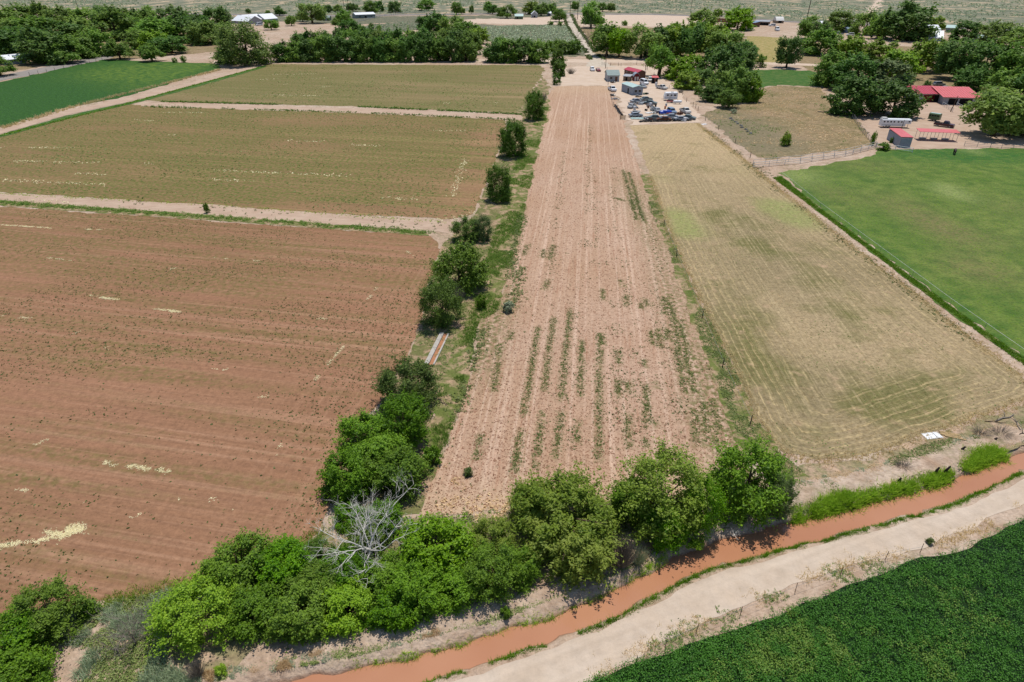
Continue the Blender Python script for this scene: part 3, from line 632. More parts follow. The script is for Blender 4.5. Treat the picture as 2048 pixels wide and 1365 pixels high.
# ------------------------------------------------------------------ foliage generators
def unit(a):
    return a / (np.linalg.norm(a, axis=-1, keepdims=True) + 1e-9)
def leafquads(cen, nrm, size, aspect=.6, axis=None):
    n = len(cen)
    r = rng.normal(size=(n, 3)) if axis is None else axis
    t = unit(np.cross(nrm, r)); b = np.cross(nrm, t)
    s = np.asarray(size)[:, None] if np.ndim(size) else size
    V = np.stack([cen + t * s * .5, cen + b * s * aspect * .5, cen - t * s * .5, cen - b * s * aspect * .5], 1).reshape(-1, 3)
    return V, np.arange(4 * n).reshape(n, 4)
def crown_mesh(name, seed, nl, n, ls, zc=.56, rx=.37, rz=.36, lr=(.1, .19), floor=.03, droop=0.0, flat=1.0, cut=0.0):
    global rng
    keep, rng = rng, np.random.default_rng(seed)
    d = unit(rng.normal(size=(nl, 3))); d[:, 2] = d[:, 2] * .95 + .08
    rad = rng.uniform(.45, 1.0, nl) ** .6
    lc = np.column_stack([d[:, 0] * rx * rad, d[:, 1] * rx * rad, zc + d[:, 2] * rz * rad])
    lc[:, :2] *= (1 + .55 * np.clip(-d[:, 2:], 0, 1))
    lrad = rng.uniform(lr[0], lr[1], nl) * (1.15 - .35 * rad)
    lw = lrad ** 2; pick = rng.choice(nl, n, p=lw / lw.sum())
    dv = unit(rng.normal(size=(n, 3)))
    dv[:, 2] = np.abs(dv[:, 2]) * np.where(rng.random(n) < .72, 1, -1)
    rr = lrad[pick] * (.3 + .7 * rng.random(n) ** .45) * np.exp(.2 * rng.normal(size=n))
    ani = rng.uniform(.65, 1.5, (nl, 3))                       # uneven lobes
    off = dv * ani[pick] * rr[:, None] * np.array([1, 1, flat])
    cen = lc[pick] + off
    # shoots: some leaves strung along short twigs that stick out of the crown
    ns = int(n * (.2 if n > 12000 else .1)); k = max(1, ns // 14)
    tl = rng.integers(0, nl, k); td = unit(unit(lc[tl] - np.array([0, 0, zc])) * .8 + rng.normal(size=(k, 3)) * .45 + np.array([0, 0, .35]))
    tw = rng.integers(0, k, ns); tt = rng.random(ns)
    st = lc[tl] + td * lrad[tl][:, None] * .7
    cen[:ns] = st[tw] + td[tw] * (tt * rng.uniform(.08, .17, k)[tw])[:, None] + rng.normal(size=(ns, 3)) * .012
    # gaps
    ph = rng.random(9) * 6.28
    f3 = np.sin(cen[:, 0] * 17 + ph[0] + 2 * np.sin(cen[:, 2] * 9 + ph[1])) + np.sin(cen[:, 1] * 15 + ph[2] + 2 * np.sin(cen[:, 0] * 8 + ph[3])) + np.sin(cen[:, 2] * 19 + ph[4] + 2 * np.sin(cen[:, 1] * 7 + ph[5]))
    keepm = (f3 > (-1.05 if n > 12000 else -1.75)) | (rng.random(n) < .3)
    cen, dv = cen[keepm], dv[keepm]; n = len(cen)
    if droop:
        k = rng.random(n); cen[:, 2] -= droop * k * k * (np.hypot(cen[:, 0], cen[:, 1]) / .4)
    # fill the unit box: radius .5, height floor..1
    rq = np.quantile(np.hypot(cen[:, 0], cen[:, 1]), .985); cen[:, :2] *= .5 / rq; lc[:, :2] *= .5 / rq
    z1, z0_ = np.quantile(cen[:, 2], .995), np.quantile(cen[:, 2], .02)
    cen[:, 2] = floor + (cen[:, 2] - z0_) * (1 - floor) / (z1 - z0_)
    cen[:, 2] = np.maximum(cen[:, 2], floor + .03 * rng.random(n))
    out = unit(cen - np.array([0, 0, zc * .7]))
    nrm = unit(out * .35 + dv * .5 + np.array([0, 0, .45]) + rng.normal(size=(n, 3)) * .55)
    sz = ls * rng.uniform(.6, 1.35, n)
    if droop: V, Fc = leafquads(cen, nrm, sz * 1.3, .4)
    else: V, Fc = leafquads(cen, nrm, sz, .62)
    me = quick_mesh(name, V, Fc, 4)
    rng = keep
    return me
def trunk_mesh(name, seed, h0=.1, r=.03, nb=6, spread=.3, top=.75, lean=0.0):
    rs = random.Random(seed); mb = MB()
    lx = lean
    pts = [(0, 0, -.02), (lx * .3 + rs.uniform(-.02, .02), rs.uniform(-.02, .02), h0), (lx * .7 + rs.uniform(-.03, .03), rs.uniform(-.03, .03), (h0 + top) / 2), (lx + rs.uniform(-.04, .04), 0, top)]
    mb.tube(pts, [r * 1.3, r, r * .7, r * .25], 7)
    for k in range(nb):
        a = 2 * math.pi * (k + rs.random() * .6) / nb
        z0 = h0 * .8 + (top - h0) * .6 * k / nb
        f = z0 / top
        b0 = (lx * f, 0, z0)
        L = spread * rs.uniform(.7, 1.1)
        p1 = (b0[0] + math.cos(a) * L * .5, b0[1] + math.sin(a) * L * .5, z0 + L * .55)
        p2 = (b0[0] + math.cos(a + .2) * L, b0[1] + math.sin(a + .2) * L, z0 + L * .85)
        mb.tube([b0, p1, p2], [r * .5, r * .32, r * .12], 5)
    me = bpy.data.meshes.new(name); me.from_pydata(mb.v, [], mb.f); me.update()
    for p in me.polygons: p.use_smooth = True
    return me
CROWN, TRUNK = {}, {}
def reg(kind, crowns, trunks): CROWN[kind] = crowns; TRUNK[kind] = trunks
reg('bush', [crown_mesh('bush_crown', 100 + i, 90, 23000, .033, zc=.50, rx=.37, rz=.41, lr=(.06, .13)) for i in range(3)], [trunk_mesh('bush_trunk', 5, .08, .022, 7, .3, .7)])
reg('tall', [crown_mesh('tall_crown', 120 + i, 90, 22000, .031, zc=.52, rx=.35, rz=.43, lr=(.05, .12)) for i in range(2)], [trunk_mesh('tall_trunk', 6, .15, .02, 7, .25, .8)])
reg('willow', [crown_mesh('willow_crown', 140 + i, 130, 23000, .029, zc=.54, rx=.38, rz=.40, lr=(.04, .09), droop=.10) for i in range(2)], [trunk_mesh('willow_trunk', 7, .12, .025, 9, .38, .78)])
reg('fine', [crown_mesh('fine_crown', 150 + i, 90, 22000, .027, zc=.50, rx=.37, rz=.41, lr=(.05, .12)) for i in range(2)], [trunk_mesh('fine_trunk', 8, .08, .022, 7, .3, .7)])
reg('far', [crown_mesh('far_crown', 200 + i, 50, 8500, .060, zc=.50, rx=.36, rz=.42, lr=(.07, .15), floor=.02) for i in range(6)], [trunk_mesh('far_trunk', 11, .15, .026, 5, .28, .7)])
reg('open', [crown_mesh('open_crown', 220 + i, 30, 6500, .062, zc=.62, rx=.35, rz=.32, lr=(.08, .16), floor=.16, droop=.1) for i in range(4)], [trunk_mesh('open_trunk', 12 + i, .2, .03, 7, .36, .8) for i in range(2)])
reg('poplar', [crown_mesh('poplar_crown', 240 + i, 26, 3000, .08, zc=.52, rx=.3, rz=.42, lr=(.1, .18), floor=.05) for i in range(1)], [trunk_mesh('poplar_trunk', 15, .1, .04, 5, .2, .85)])
reg('small', [crown_mesh('small_crown', 260 + i, 16, 1500, .11, zc=.46, rx=.33, rz=.36, lr=(.14, .24), floor=.02) for i in range(3)], [trunk_mesh('small_trunk', 16, .08, .03, 4, .25, .6)])
reg('lean', [crown_mesh('lean_crown', 280, 22, 4200, .062, zc=.72, rx=.38, rz=.24, lr=(.09, .16), floor=.3, droop=.08)], [trunk_mesh('lean_trunk', 18, .35, .045, 7, .34, .85, lean=.16)])
_tc = {}
def tree(xb, yb, ytop, wpx, kind, mat, label, name='broadleaf_tree', group=None, cat='tree', hscale=1.0, rz=None):
    b = P(xb, yb); s = scale_at(b)
    h = max(.5, height_to(b, ytop)) * hscale
    w = wpx / s * 1.08
    if kind not in ('open', 'lean'):
        # yb is the front foot of the crown on the ground, ytop its top outline: stand the axis behind the foot
        a_ = wpx / 2 / s
        b = np.array((b[0] * (1 + .8 * a_ / np.hypot(b[0], b[1])), b[1] + .8 * a_, 0)); s = scale_at(b)
        w = wpx / s * 1.04
        h = max(.55 * w, height_to(b + np.array((0, .2 * w, 0)), ytop)) * 1.02
    k = _tc.get(kind, 0); _tc[kind] = k + 1
    o = empty(name, (b[0], b[1], -.06), (random.random() * 6.28) if rz is None else rz, label, cat, group)
    o.scale = (w, w, h)
    cm = CROWN[kind][k % len(CROWN[kind])]; tm = TRUNK[kind][k % len(TRUNK[kind])]
    for nm, me_, mt in (('trunk', tm, 'bark'), ('crown', cm, mat)):
        ch = bpy.data.objects.new(nm, me_); COL.objects.link(ch); ch.parent = o
        if not me_.materials: me_.materials.append(MT[mt])
        ch.material_slots[0].link = 'OBJECT'; ch.material_slots[0].material = MT[mt]
    return o

# ---- near trees along the canal (bottom of the photo)
NT = [
 (30, 1372, 1238, 130, 'bush', 'lf_mid', 'dark leafy tree cut by the left edge of the photo'),
 (108, 1312, 1172, 140, 'fine', 'lf_mid', 'feathery green tree at the bottom left beside the red field'),
 (45, 1430, 1302, 125, 'bush', 'lf_mid', 'leafy tree filling the bottom left corner'),
 (185, 1238, 1200, 36, 'small', 'lf_mid', 'little green sapling right of the bottom left trees'),
 (415, 1318, 1192, 150, 'fine', 'lf_bright', 'yellow green feathery tree left of the dense canal thicket'),
 (495, 1200, 1078, 130, 'bush', 'lf_mid', 'tall green tree at the upper left of the canal thicket'),
 (580, 1190, 1084, 110, 'bush', 'lf_mid', 'green tree at the thicket edge, second from its upper left'),
 (642, 1165, 1078, 85, 'fine', 'lf_dark', 'dull green tree just left of the dead white tree'),
 (530, 1282, 1192, 110, 'bush', 'lf_mid', 'green tree low in the thicket right of the yellow green tree'),
 (615, 1292, 1200, 120, 'bush', 'lf_mid', 'round green tree nearest the canal below the thicket middle'),
 (645, 1235, 1135, 105, 'bush', 'lf_mid', 'shaded tree in the heart of the canal thicket'),
 (708, 1270, 1172, 110, 'bush', 'lf_bright', 'bright green tree in the front of the thicket below the dead tree'),
 (792, 1268, 1192, 95, 'bush', 'lf_mid', 'small round tree casting shadow on the pale canal bank'),
 (700, 1205, 1105, 100, 'bush', 'lf_mid', 'green tree directly beneath the dead white branches'),
 (785, 1222, 1128, 110, 'bush', 'lf_mid', 'green tree right below the dead white tree'),
 (880, 1172, 1046, 145, 'bush', 'lf_bright', 'large bright green tree right of the dead white tree'),
 (842, 1246, 1130, 105, 'bush', 'lf_mid', 'green tree in the front row below the large bright one'),
 (922, 1232, 1135, 95, 'bush', 'lf_mid', 'leafy tree on the bank, left of the willow clump'),
 (990, 1216, 1088, 112, 'fine', 'lf_mid', 'green tree at the lower left of the olive willow'),
 (985, 1138, 1032, 95, 'fine', 'lf_olive', 'loose olive tree between the bright tree and the willow'),
 (1058, 1060, 962, 75, 'willow', 'lf_olive', 'pale tufted willow crown jutting into the tilled strip'),
 (1120, 1135, 964, 195, 'willow', 'lf_olive', 'big olive willow with dead white limbs in its crown'),
 (1140, 1174, 1078, 160, 'willow', 'lf_olive', 'drooping olive willow nearest the canal bend'),
 (1040, 1180, 1092, 75, 'bush', 'lf_mid', 'dark green tree tucked against the left of the willow'),
 (1308, 1092, 898, 190, 'fine', 'lf_bright', 'tall light green tree left of the dark tree at the canal'),
 (1250, 1060, 955, 85, 'bush', 'lf_mid', 'green tree on the left flank of the tall light green tree'),
 (1320, 1108, 1012, 90, 'bush', 'lf_mid', 'low bushy tree at the foot of the tall light green tree'),
 (1392, 1085, 950, 90, 'fine', 'lf_mid', 'green tree squeezed between the two tall canal trees'),
 (1475, 1056, 874, 165, 'tall', 'lf_mid', 'tallest dark green tree leaning over the canal water'),
 (1552, 1048, 946, 58, 'fine', 'lf_grey', 'slim grey green shrubby tree right of the tallest canal tree'),
 (700, 1068, 1008, 60, 'bush', 'lf_mid', 'green bushy tree behind the left branches of the dead tree'),
 (770, 1085, 1015, 80, 'bush', 'lf_mid', 'green bushy tree behind the right branches of the dead tree'),
 (735, 1120, 1050, 80, 'bush', 'lf_mid', 'green bushy tree around the trunk of the dead tree'),
 # ---- row along the left edge of the tilled strip, near to far
 (712, 1015, 895, 105, 'bush', 'lf_mid', 'dense green tree at the near left of the boundary row'),
 (797, 1005, 895, 115, 'bush', 'lf_mid', 'dense green tree at the near right of the boundary row'),
 (770, 968, 858, 115, 'bush', 'lf_mid', 'dense green tree in the middle of the boundary thicket'),
 (735, 932, 826, 105, 'bush', 'lf_mid', 'green tree bulging over the red field from the boundary thicket'),
 (816, 910, 790, 98, 'bush', 'lf_mid', 'green tree at the far end of the boundary thicket'),
 (823, 836, 710, 116, 'fine', 'lf_dark', 'round dull green tree just below the concrete ditch'),
 (886, 664, 550, 86, 'fine', 'lf_dark', 'dark grey green tree just above the concrete ditch'),
 (922, 594, 484, 106, 'bush', 'lf_mid', 'broad fresh green tree behind the one above the ditch'),
 (934, 489, 430, 60, 'fine', 'lf_dark', 'dull green tree at the end of the farm track'),
 (968, 486, 428, 38, 'fine', 'lf_grey', 'slim grey green tree beside the one ending the farm track'),
 (998, 408, 328, 54, 'bush', 'lf_dark', 'dark round tree standing alone left of the tilled strip'),
 (1025, 319, 241, 55, 'bush', 'lf_dark', 'dark lollipop tree with a round shadow on the verge'),
 (1067, 243, 181, 44, 'bush', 'lf_dark', 'dark tree at the end of the thin pale track'),
 (1113, 171, 148, 17, 'small', 'lf_dark', 'little dark bush at the top corner of the tilled strip'),
 (1119, 154, 121, 28, 'far', 'lf_dark', 'round dark tree left of the two parked cars'),
 (1115, 137, 98, 28, 'far', 'lf_dark', 'dark tree against the end of the windbreak'),
]
for t in NT: tree(t[0], t[1], t[2], t[3] * (1.0 if t[0] > 1200 else 1.12 if t[1] > 700 else 1.06), *t[4:])
BUSH = [
 (867, 938, 890, 40, 'small', 'lf_mid', 'green bush beside the boundary thicket at the strip edge'),
 (937, 956, 934, 20, 'small', 'weedd', 'small round bush alone on the tilled headland'),
 (964, 622, 588, 22, 'small', 'lf_mid', 'bright green bush on the verge below the broad fresh tree'),
 (416, 428, 404, 13, 'small', 'lf_mid', 'small upright bush on the farm track weeds'),
 (1017, 628, 600, 24, 'small', 'sage', 'grey green clump at the edge of the tilled strip'),
 (1572, 294, 264, 24, 'small', 'lf_bright', 'small bright tree standing alone in the weedy lot'),
 (1745, 292, 262, 11, 'small', 'lf_mid', 'slender sapling by the ranch gate'),
 (1766, 303, 289, 26, 'small', 'lf_mid', 'low bush under the white rail fence'),
 (1782, 287, 274, 12, 'small', 'lf_dark', 'shrub against the blue side wall of the red roofed shed'),
 (1851, 178, 160, 17, 'small', 'lf_dark', 'round bush behind the red barn'),
 (1389, 1105, 1078, 32, 'small', 'lf_bright', 'bright bush on the canal edge below the tall trees'),
 (1010, 1240, 1212, 24, 'small', 'lf_mid', 'weedy bush alone on the pale bank'),
 (445, 1358, 1330, 26, 'small', 'lf_bright', 'bright bush on the bank at the bottom of the photo'),
 (1858, 1092, 1074, 16, 'small', 'weedd', 'round weed on the shoulder of the canal road'),
 (350, 126, 115, 11, 'small', 'lf_far', 'left of two tiny bushes behind the alfalfa field'),
 (369, 126, 111, 13, 'small', 'lf_far', 'right of two tiny bushes behind the alfalfa field'),
 (1520, 136, 108, 22, 'small', 'lf_far', 'little tree beside the lone shady tree on the cross track'),
 (1248, 52, 41, 15, 'small', 'lf_far', 'dark bush on the bare pale lot by the highway'),
 (1100, 52, 42, 14, 'small', 'lf_far', 'left of two bushes beside the far lane'),
 (1120, 53, 43, 12, 'small', 'lf_far', 'right of two bushes beside the far lane'),
 (1395, 190, 170, 20, 'small', 'lf_mid', 'small round bush in front of the yard thicket'),
 (1466, 228, 218, 14, 'small', 'sage', 'pale green clump at the corner of the weedy lot'),
]
for t in BUSH: tree(*t, name='bush', cat='bush')

def wood(rows, place, kind, mats, group):
    for rname, lst in rows:
        for i, t in enumerate(sorted(lst)):
            x, yb, yt, w = t[:4]
            kd = t[4] if len(t) > 4 else kind[(i * 7 + int(x)) % len(kind)]
            mt = t[5] if len(t) > 5 else mats[(i * 5 + int(x)) % len(mats)]
            nm = {'lf_olive': 'olive green', 'lf_lime': 'yellow green', 'lf_fard': 'dark green', 'lf_far': 'mid green', 'lf_grey': 'grey green', 'lf_bright': 'bright green'}[mt]
            tree(x, yb, yt - 2, w * 1.16, kd, mt, ('%s tree, %s from left in the %s row of %s' % (nm, ORD[i], rname, place) if rname else '%s tree, %s from left among %s' % (nm, ORD[i], place)), group=group)
FK, FM = ['far', 'far', 'open'], ['lf_far', 'lf_fard', 'lf_far']
wood([
 ('back', [(15, 72, 22, 60), (45, 62, 11, 60), (85, 60, 7, 55), (122, 64, 15, 52), (172, 62, 19, 72), (213, 52, 14, 36), (246, 64, 22, 60), (276, 60, 18, 16, 'poplar', 'lf_fard'), (290, 70, 22, 60), (305, 52, 15, 40), (350, 66, 15, 60), (396, 70, 29, 62), (436, 54, 18, 50)]),
 ('middle', [(20, 97, 42, 72), (70, 92, 37, 82), (120, 88, 40, 72), (162, 84, 38, 62), (231, 84, 32, 82), (272, 78, 36, 52), (320, 88, 37, 80), (371, 88, 42, 72), (412, 92, 46, 62), (441, 86, 52, 50)]),
 ('front', [(2, 152, 114, 46), (8, 112, 92, 36), (48, 114, 58, 92), (94, 132, 74, 92), (130, 126, 76, 72), (166, 119, 68, 62), (201, 114, 60, 60), (241, 119, 82, 46), (280, 100, 62, 44), (305, 123, 92, 40), (312, 106, 68, 54, 'far', 'lf_bright'), (345, 107, 76, 62)]),
], 'the left wood', FK, FM, 'trees of the left wood')
tree(495, 135, 46, 116, 'bush', 'lf_far', 'huge round tree at the corner of the alfalfa field')
tree(450, 127, 94, 36, 'far', 'lf_far', 'small tree clinging to the left foot of the huge round tree')
wb = [(566 + k * 28.2, 125.5, 86 - 13 * min(1, k / 3.0) + (k % 3) * 2.5, 44) for k in range(14)]
wbb = [(612 + k * 30, 112, 64 - 5 * min(1, k / 3.0) + (k % 2) * 3, 46) for k in range(12)]
wood([('front', wb + [(992, 127, 84, 46), (1018, 127.5, 80, 48), (1048, 127.5, 79, 48), (1078, 128.5, 83, 42)]), ('back', wbb)], 'the windbreak', ['far'], ['lf_fard', 'lf_far'], 'windbreak trees')
wood([('', [(850, 60, 33, 34), (873, 66, 36, 50), (905, 74, 41, 52), (932, 80, 50, 46), (955, 90, 58, 40, 'far', 'lf_bright')])], 'the spur behind the windbreak', ['far'], ['lf_fard', 'lf_far'], 'trees of the windbreak spur')
wood([('', [(744, 69, 48, 11, 'poplar', 'lf_fard'), (759, 68, 52, 9, 'poplar', 'lf_far'), (722, 70, 52, 26), (700, 72, 53, 40)])], 'slim trees behind the windbreak', ['far'], ['lf_fard'], 'trees behind the windbreak')
wood([('', [(1000, 112, 76, 34), (1108, 107, 82, 30, 'far', 'lf_bright'), (1130, 110, 84, 36), (1148, 110, 82, 24)])], 'the low clump beside the dirt lane', ['far'], ['lf_far'], 'clump beside the lane')
# far scattered trees by the houses and highway
wood([('', [(98, 30, 19, 14), (497, 28, 19, 10), (536, 30, 23, 10), (560, 32, 15, 22), (583, 52, 32, 20), (543, 60, 42, 26), (625, 47, 10, 48), (606, 44, 24, 26), (688, 50, 21, 32), (672, 51, 40, 18), (657, 26, 12, 16), (676, 25, 11, 18), (706, 24, 8, 24), (742, 26, 4, 26), (759, 24, 4, 18), (790, 26, 5, 26), (852, 22, 1, 30), (913, 30, 7, 18), (924, 29, 15, 12), (943, 28, 12, 9), (976, 27, 5, 16), (1014, 37, 12, 34), (985, 29, 12, 20), (1064, 30, 6, 34, 'far', 'lf_bright'), (1082, 32, 8, 30), (1104, 28, 8, 20)])], 'the scattered highway trees', ['open', 'far'], ['lf_far', 'lf_fard', 'lf_far'], 'scattered trees by the highway')
wood([('', [(1118, 44, 20, 26), (1182, 56, 6, 42), (1205, 24, 8, 18), (1222, 24, 9, 16), (1150, 22, 5, 14), (1192, 52, 40, 22)])], 'trees at the far lane end', ['open'], ['lf_far'], 'trees at the lane end')
# right of the lane
wood([
 ('back', [(1400, 66, 20, 52), (1434, 36, 20, 18), (1474, 63, 18, 58), (1340, 98, 48, 52), (1392, 98, 44, 62), (1430, 104, 50, 56)]),
 ('middle', [(1213, 112, 50, 58, 'open', 'lf_far'), (1238, 114, 60, 44, 'open', 'lf_bright'), (1282, 117, 52, 64, 'open', 'lf_far'), (1318, 116, 54, 58), (1350, 115, 52, 54), (1380, 115, 50, 60), (1412, 116, 58, 56), (1450, 122, 66, 60), (1488, 134, 84, 44)]),
 ('front', [(1356, 162, 118, 52, 'far', 'lf_bright'), (1384, 152, 112, 46), (1402, 172, 138, 44), (1374, 181, 150, 46, 'far', 'lf_bright'), (1440, 152, 90, 72), (1477, 150, 92, 60), (1440, 202, 140, 62), (1472, 207, 134, 62), (1497, 207, 152, 42), (1424, 207, 184, 46), (1456, 216, 180, 42)]),
], 'the scrap yard trees', ['far', 'far', 'open'], ['lf_far', 'lf_fard', 'lf_bright'], 'trees behind the scrap yard')
tree(1317, 154, 88, 62, 'lean', 'lf_far', 'leaning old tree with a thick bare trunk beside the scrap yard', rz=.2)
tree(1572, 136, 74, 50, 'open', 'lf_fard', 'lone shady tree on the cross track beside the lawn')
wood([
 ('farthest', [(1616, 78, 35, 46), (1640, 84, 46, 36), (1676, 66, 23, 48), (1728, 72, 25, 46), (1756, 78, 26, 44), (1800, 84, 21, 100, 'far', 'lf_fard'), (1870, 60, 35, 34, 'far', 'lf_bright'), (1930, 84, 47, 52, 'far', 'lf_fard'), (1988, 94, 50, 62), (2036, 98, 54, 60), (2085, 98, 54, 60)]),
 ('second', [(1638, 114, 60, 72), (1702, 118, 72, 52, 'far', 'lf_bright'), (1756, 128, 85, 60, 'far', 'lf_bright'), (1793, 162, 102, 72, 'far', 'lf_lime'), (1850, 148, 80, 72, 'far', 'lf_bright'), (1908, 158, 82, 74), (1960, 172, 85, 80), (2020, 172, 84, 90), (2075, 172, 80, 80)]),
 ('third', [(1656, 176, 105, 62), (1706, 188, 110, 82), (1768, 190, 120, 84, 'far', 'lf_grey'), (1936, 184, 138, 60), (2008, 190, 140, 66), (2070, 200, 140, 70)]),
 ('nearest', [(1703, 236, 150, 84, 'far', 'lf_fard'), (1785, 239, 160, 88, 'far', 'lf_fard'), (1985, 272, 184, 104, 'open', 'lf_far'), (2055, 278, 192, 96, 'far', 'lf_far')]),
], 'the ranch grove', ['far', 'far', 'open'], ['lf_far', 'lf_fard', 'lf_far'], 'trees of the ranch grove')

# ---- leafless trees and brush
def branchy(name, px, py, ytop, wpx, mat, label, seed, limbs=9, depth=3, cat='tree', up=.6, r0=.13, parent=None, zb=-.06):
    rs = random.Random(seed)
    b = P(px, py); s = scale_at(b); h = height_to(b, ytop); rad = wpx / s / 2
    trunk, mb = MB(), MB()
    th = h * .22
    trunk.tube([(0, 0, 0), (.05, 0, th * .6), (0, .06, th)], [r0 * 1.5, r0 * 1.2, r0], 8)
    def grow(p, d, L, r, lev):
        pts = [p]; q = Vector(p); d = d.copy(); n = 4
        for k in range(n):
            d = (d + Vector((rs.uniform(-.32, .32), rs.uniform(-.32, .32), rs.uniform(-.2, .26)))).normalized()
            q = q + d * L / n; pts.append(q.copy())
        mb.tube(pts, [r * (1 - .8 * i / n) for i in range(n + 1)], 5 if lev == 0 else 4, cap=False)
        if lev < depth:
            for k in range(4 if lev < 2 else 3):
                i = rs.choice([1, 2, 2, 3, 3, 4])
                side = Vector((rs.uniform(-1, 1), rs.uniform(-1, 1), rs.uniform(-.35, .6))).normalized()
                grow(pts[i], (d * .75 + side * .75).normalized(), L * rs.uniform(.42, .66), r * .5, lev + 1)
    for k in range(limbs):
        a = 2 * math.pi * (k + rs.random() * .5) / limbs
        e = rs.uniform(.35, 1.15) * up
        d = Vector((math.cos(a), math.sin(a), e)).normalized()
        grow(Vector((0, 0, th * rs.uniform(.7, 1))), d, math.hypot(rad * .62, (h - th) * .5 * e), r0 * .62, 0)
    o = empty(name, (b[0], b[1], zb), 0, label, cat)
    trunk.build('trunk', mat, o, True); mb.build('branches', mat, o, True)
    return o
branchy('dead_tree', 744, 1128, 968, 205, 'bark_pale', 'dead leafless white tree spreading bare branches over the canal thicket', 3, 9, 4, up=1.0, r0=.12)
branchy('bare_shrub', 272, 1290, 1208, 60, 'twig', 'left of two bare grey shrubs in the weeds below the red field', 5, 8, 3, 'shrub', 1.4, .05)
branchy('bare_shrub', 296, 1272, 1192, 52, 'twig', 'right of two bare grey shrubs in the weeds below the red field', 6, 8, 3, 'shrub', 1.4, .05)
branchy('bare_shrub', 236, 1308, 1256, 60, 'twig', 'low bare grey shrub beside the bottom left trees', 8, 9, 3, 'shrub', 1.0, .04)
branchy('dead_tree', 1156, 92, 55, 12, 'twig', 'slim bare tree on the left edge of the dirt lane', 9, 6, 2, up=2.0, r0=.14)
branchy('dead_tree', 1175, 88, 46, 22, 'twig', 'grey bare tree right of the dirt lane', 10, 7, 2, up=2.0, r0=.16)
branchy('dead_tree', 1188, 98, 68, 20, 'twig', 'short bare tree right of the lane below the grey one', 12, 7, 2, up=1.6, r0=.14)
branchy('dead_limb', 1205, 1030, 1000, 46, 'bark_pale', 'dead white twiggy limb at the right of the willow crown', 13, 8, 2, 'branch', .8, .05)
branchy('dead_limb', 1058, 1022, 995, 50, 'bark_pale', 'bare white limb at the left of the willow crown', 14, 6, 2, 'branch', .7, .06)
branchy('dead_limb', 1468, 1072, 1058, 34, 'bark_pale', 'pale twigs dangling to the water under the tallest tree', 15, 7, 2, 'branch', .5, .03)
def twigfan(name, px, py, ytop, wpx, label, seed, n=160, mat='twig', r=.018):
    rs = random.Random(seed); b = P(px, py); s = scale_at(b); h = height_to(b, ytop); w = wpx / s
    mb = MB()
    for k in range(n):
        a = rs.uniform(0, 6.28); q = rs.random() ** .5
        x, y = math.cos(a) * w * .12 * q, math.sin(a) * w * .12 * q
        ex, ey = math.cos(a) * w * .5 * q, math.sin(a) * w * .5 * q
        hh = h * rs.uniform(.6, 1) * (1 - .35 * q)
        mb.tube([(x, y, 0), ((x + ex) * .55, (y + ey) * .55, hh * .6), (ex + rs.uniform(-.1, .1), ey + rs.uniform(-.1, .1), hh)], [r, r * .7, r * .3], 3, cap=False)
    o = mb.build(name, mat, None, True, (b[0], b[1], -.1)); return tag(o, label, 'brush')
twigfan('dead_brush', 1242, 1132, 1062, 66, 'dome of dead grey twigs between the willow and the tall trees', 21, 420)
twigfan('dead_brush', 2000, 868, 850, 60, 'low grey brush at the right above the bright reeds', 27, 160, r=.012)
twigfan('dead_brush', 1960, 868, 852, 50, 'low grey brush beside the weathered planks', 28, 130, r=.012)
twigfan('dead_brush', 1805, 935, 918, 44, 'low grey brush on the eroded bank above the reeds', 29, 130, r=.012)
twigfan('dead_brush', 1275, 1128, 1085, 44, 'grey green brush right of the dome of dead twigs', 30, 200, 'sage', r=.016)
twigfan('dead_brush', 395, 1352, 1318, 46, 'grey dead brush under the yellow green tree', 31, 200, r=.014)
twigfan('dead_brush', 1540, 1010, 955, 34, 'grey dead twigs inside the slim shrubby tree', 22, 120)
twigfan('dead_brush', 918, 610, 560, 26, 'grey dead twigs at the right of the tree above the ditch', 23, 140)
twigfan('dead_brush', 1087, 206, 178, 18, 'grey leafless bush behind the tree ending the thin track', 24, 160, r=.03)
twigfan('dead_brush', 1142, 148, 132, 26, 'low grey brush pile left of the parked white car', 25, 160, r=.03)
twigfan('dead_brush', 1361, 186, 176, 16, 'dark heap of cut brush in front of the yard thicket', 26, 90, r=.03)

# ------------------------------------------------------------------ ground cover (uncountable)
def in_region(px, n, world=False, bias=1.0):        # random points in a polygon, thinning with distance
    w = np.asarray(px) if world else PX(px)
    lo, hi = w.min(0), w.max(0); out = []
    tot = 0
    while tot < n:
        q = lo + rng.random((n * 3, 2)) * (hi - lo)
        q = q[inpoly(q, w)]
        d = np.hypot(q[:, 0], q[:, 1] )
        dmin = max(25, d.min()) if len(d) else 25
        q = q[rng.random(len(q)) < np.clip(dmin / d, 0, 1) ** bias]
        out.append(q); tot += len(q)
    return np.vstack(out)[:n]
def on_strokes(strokes, wid, per_m):                # random points scattered along polylines given in photo pixels
    out = []
    for st in strokes:
        w = PX(st)
        for a, b in zip(w[:-1], w[1:]):
            L = np.linalg.norm(b - a); k = max(1, int(L * per_m))
            q = a + rng.random((k, 1)) * (b - a) + rng.normal(size=(k, 2)) * wid
            out.append(q)
    return np.vstack(out)
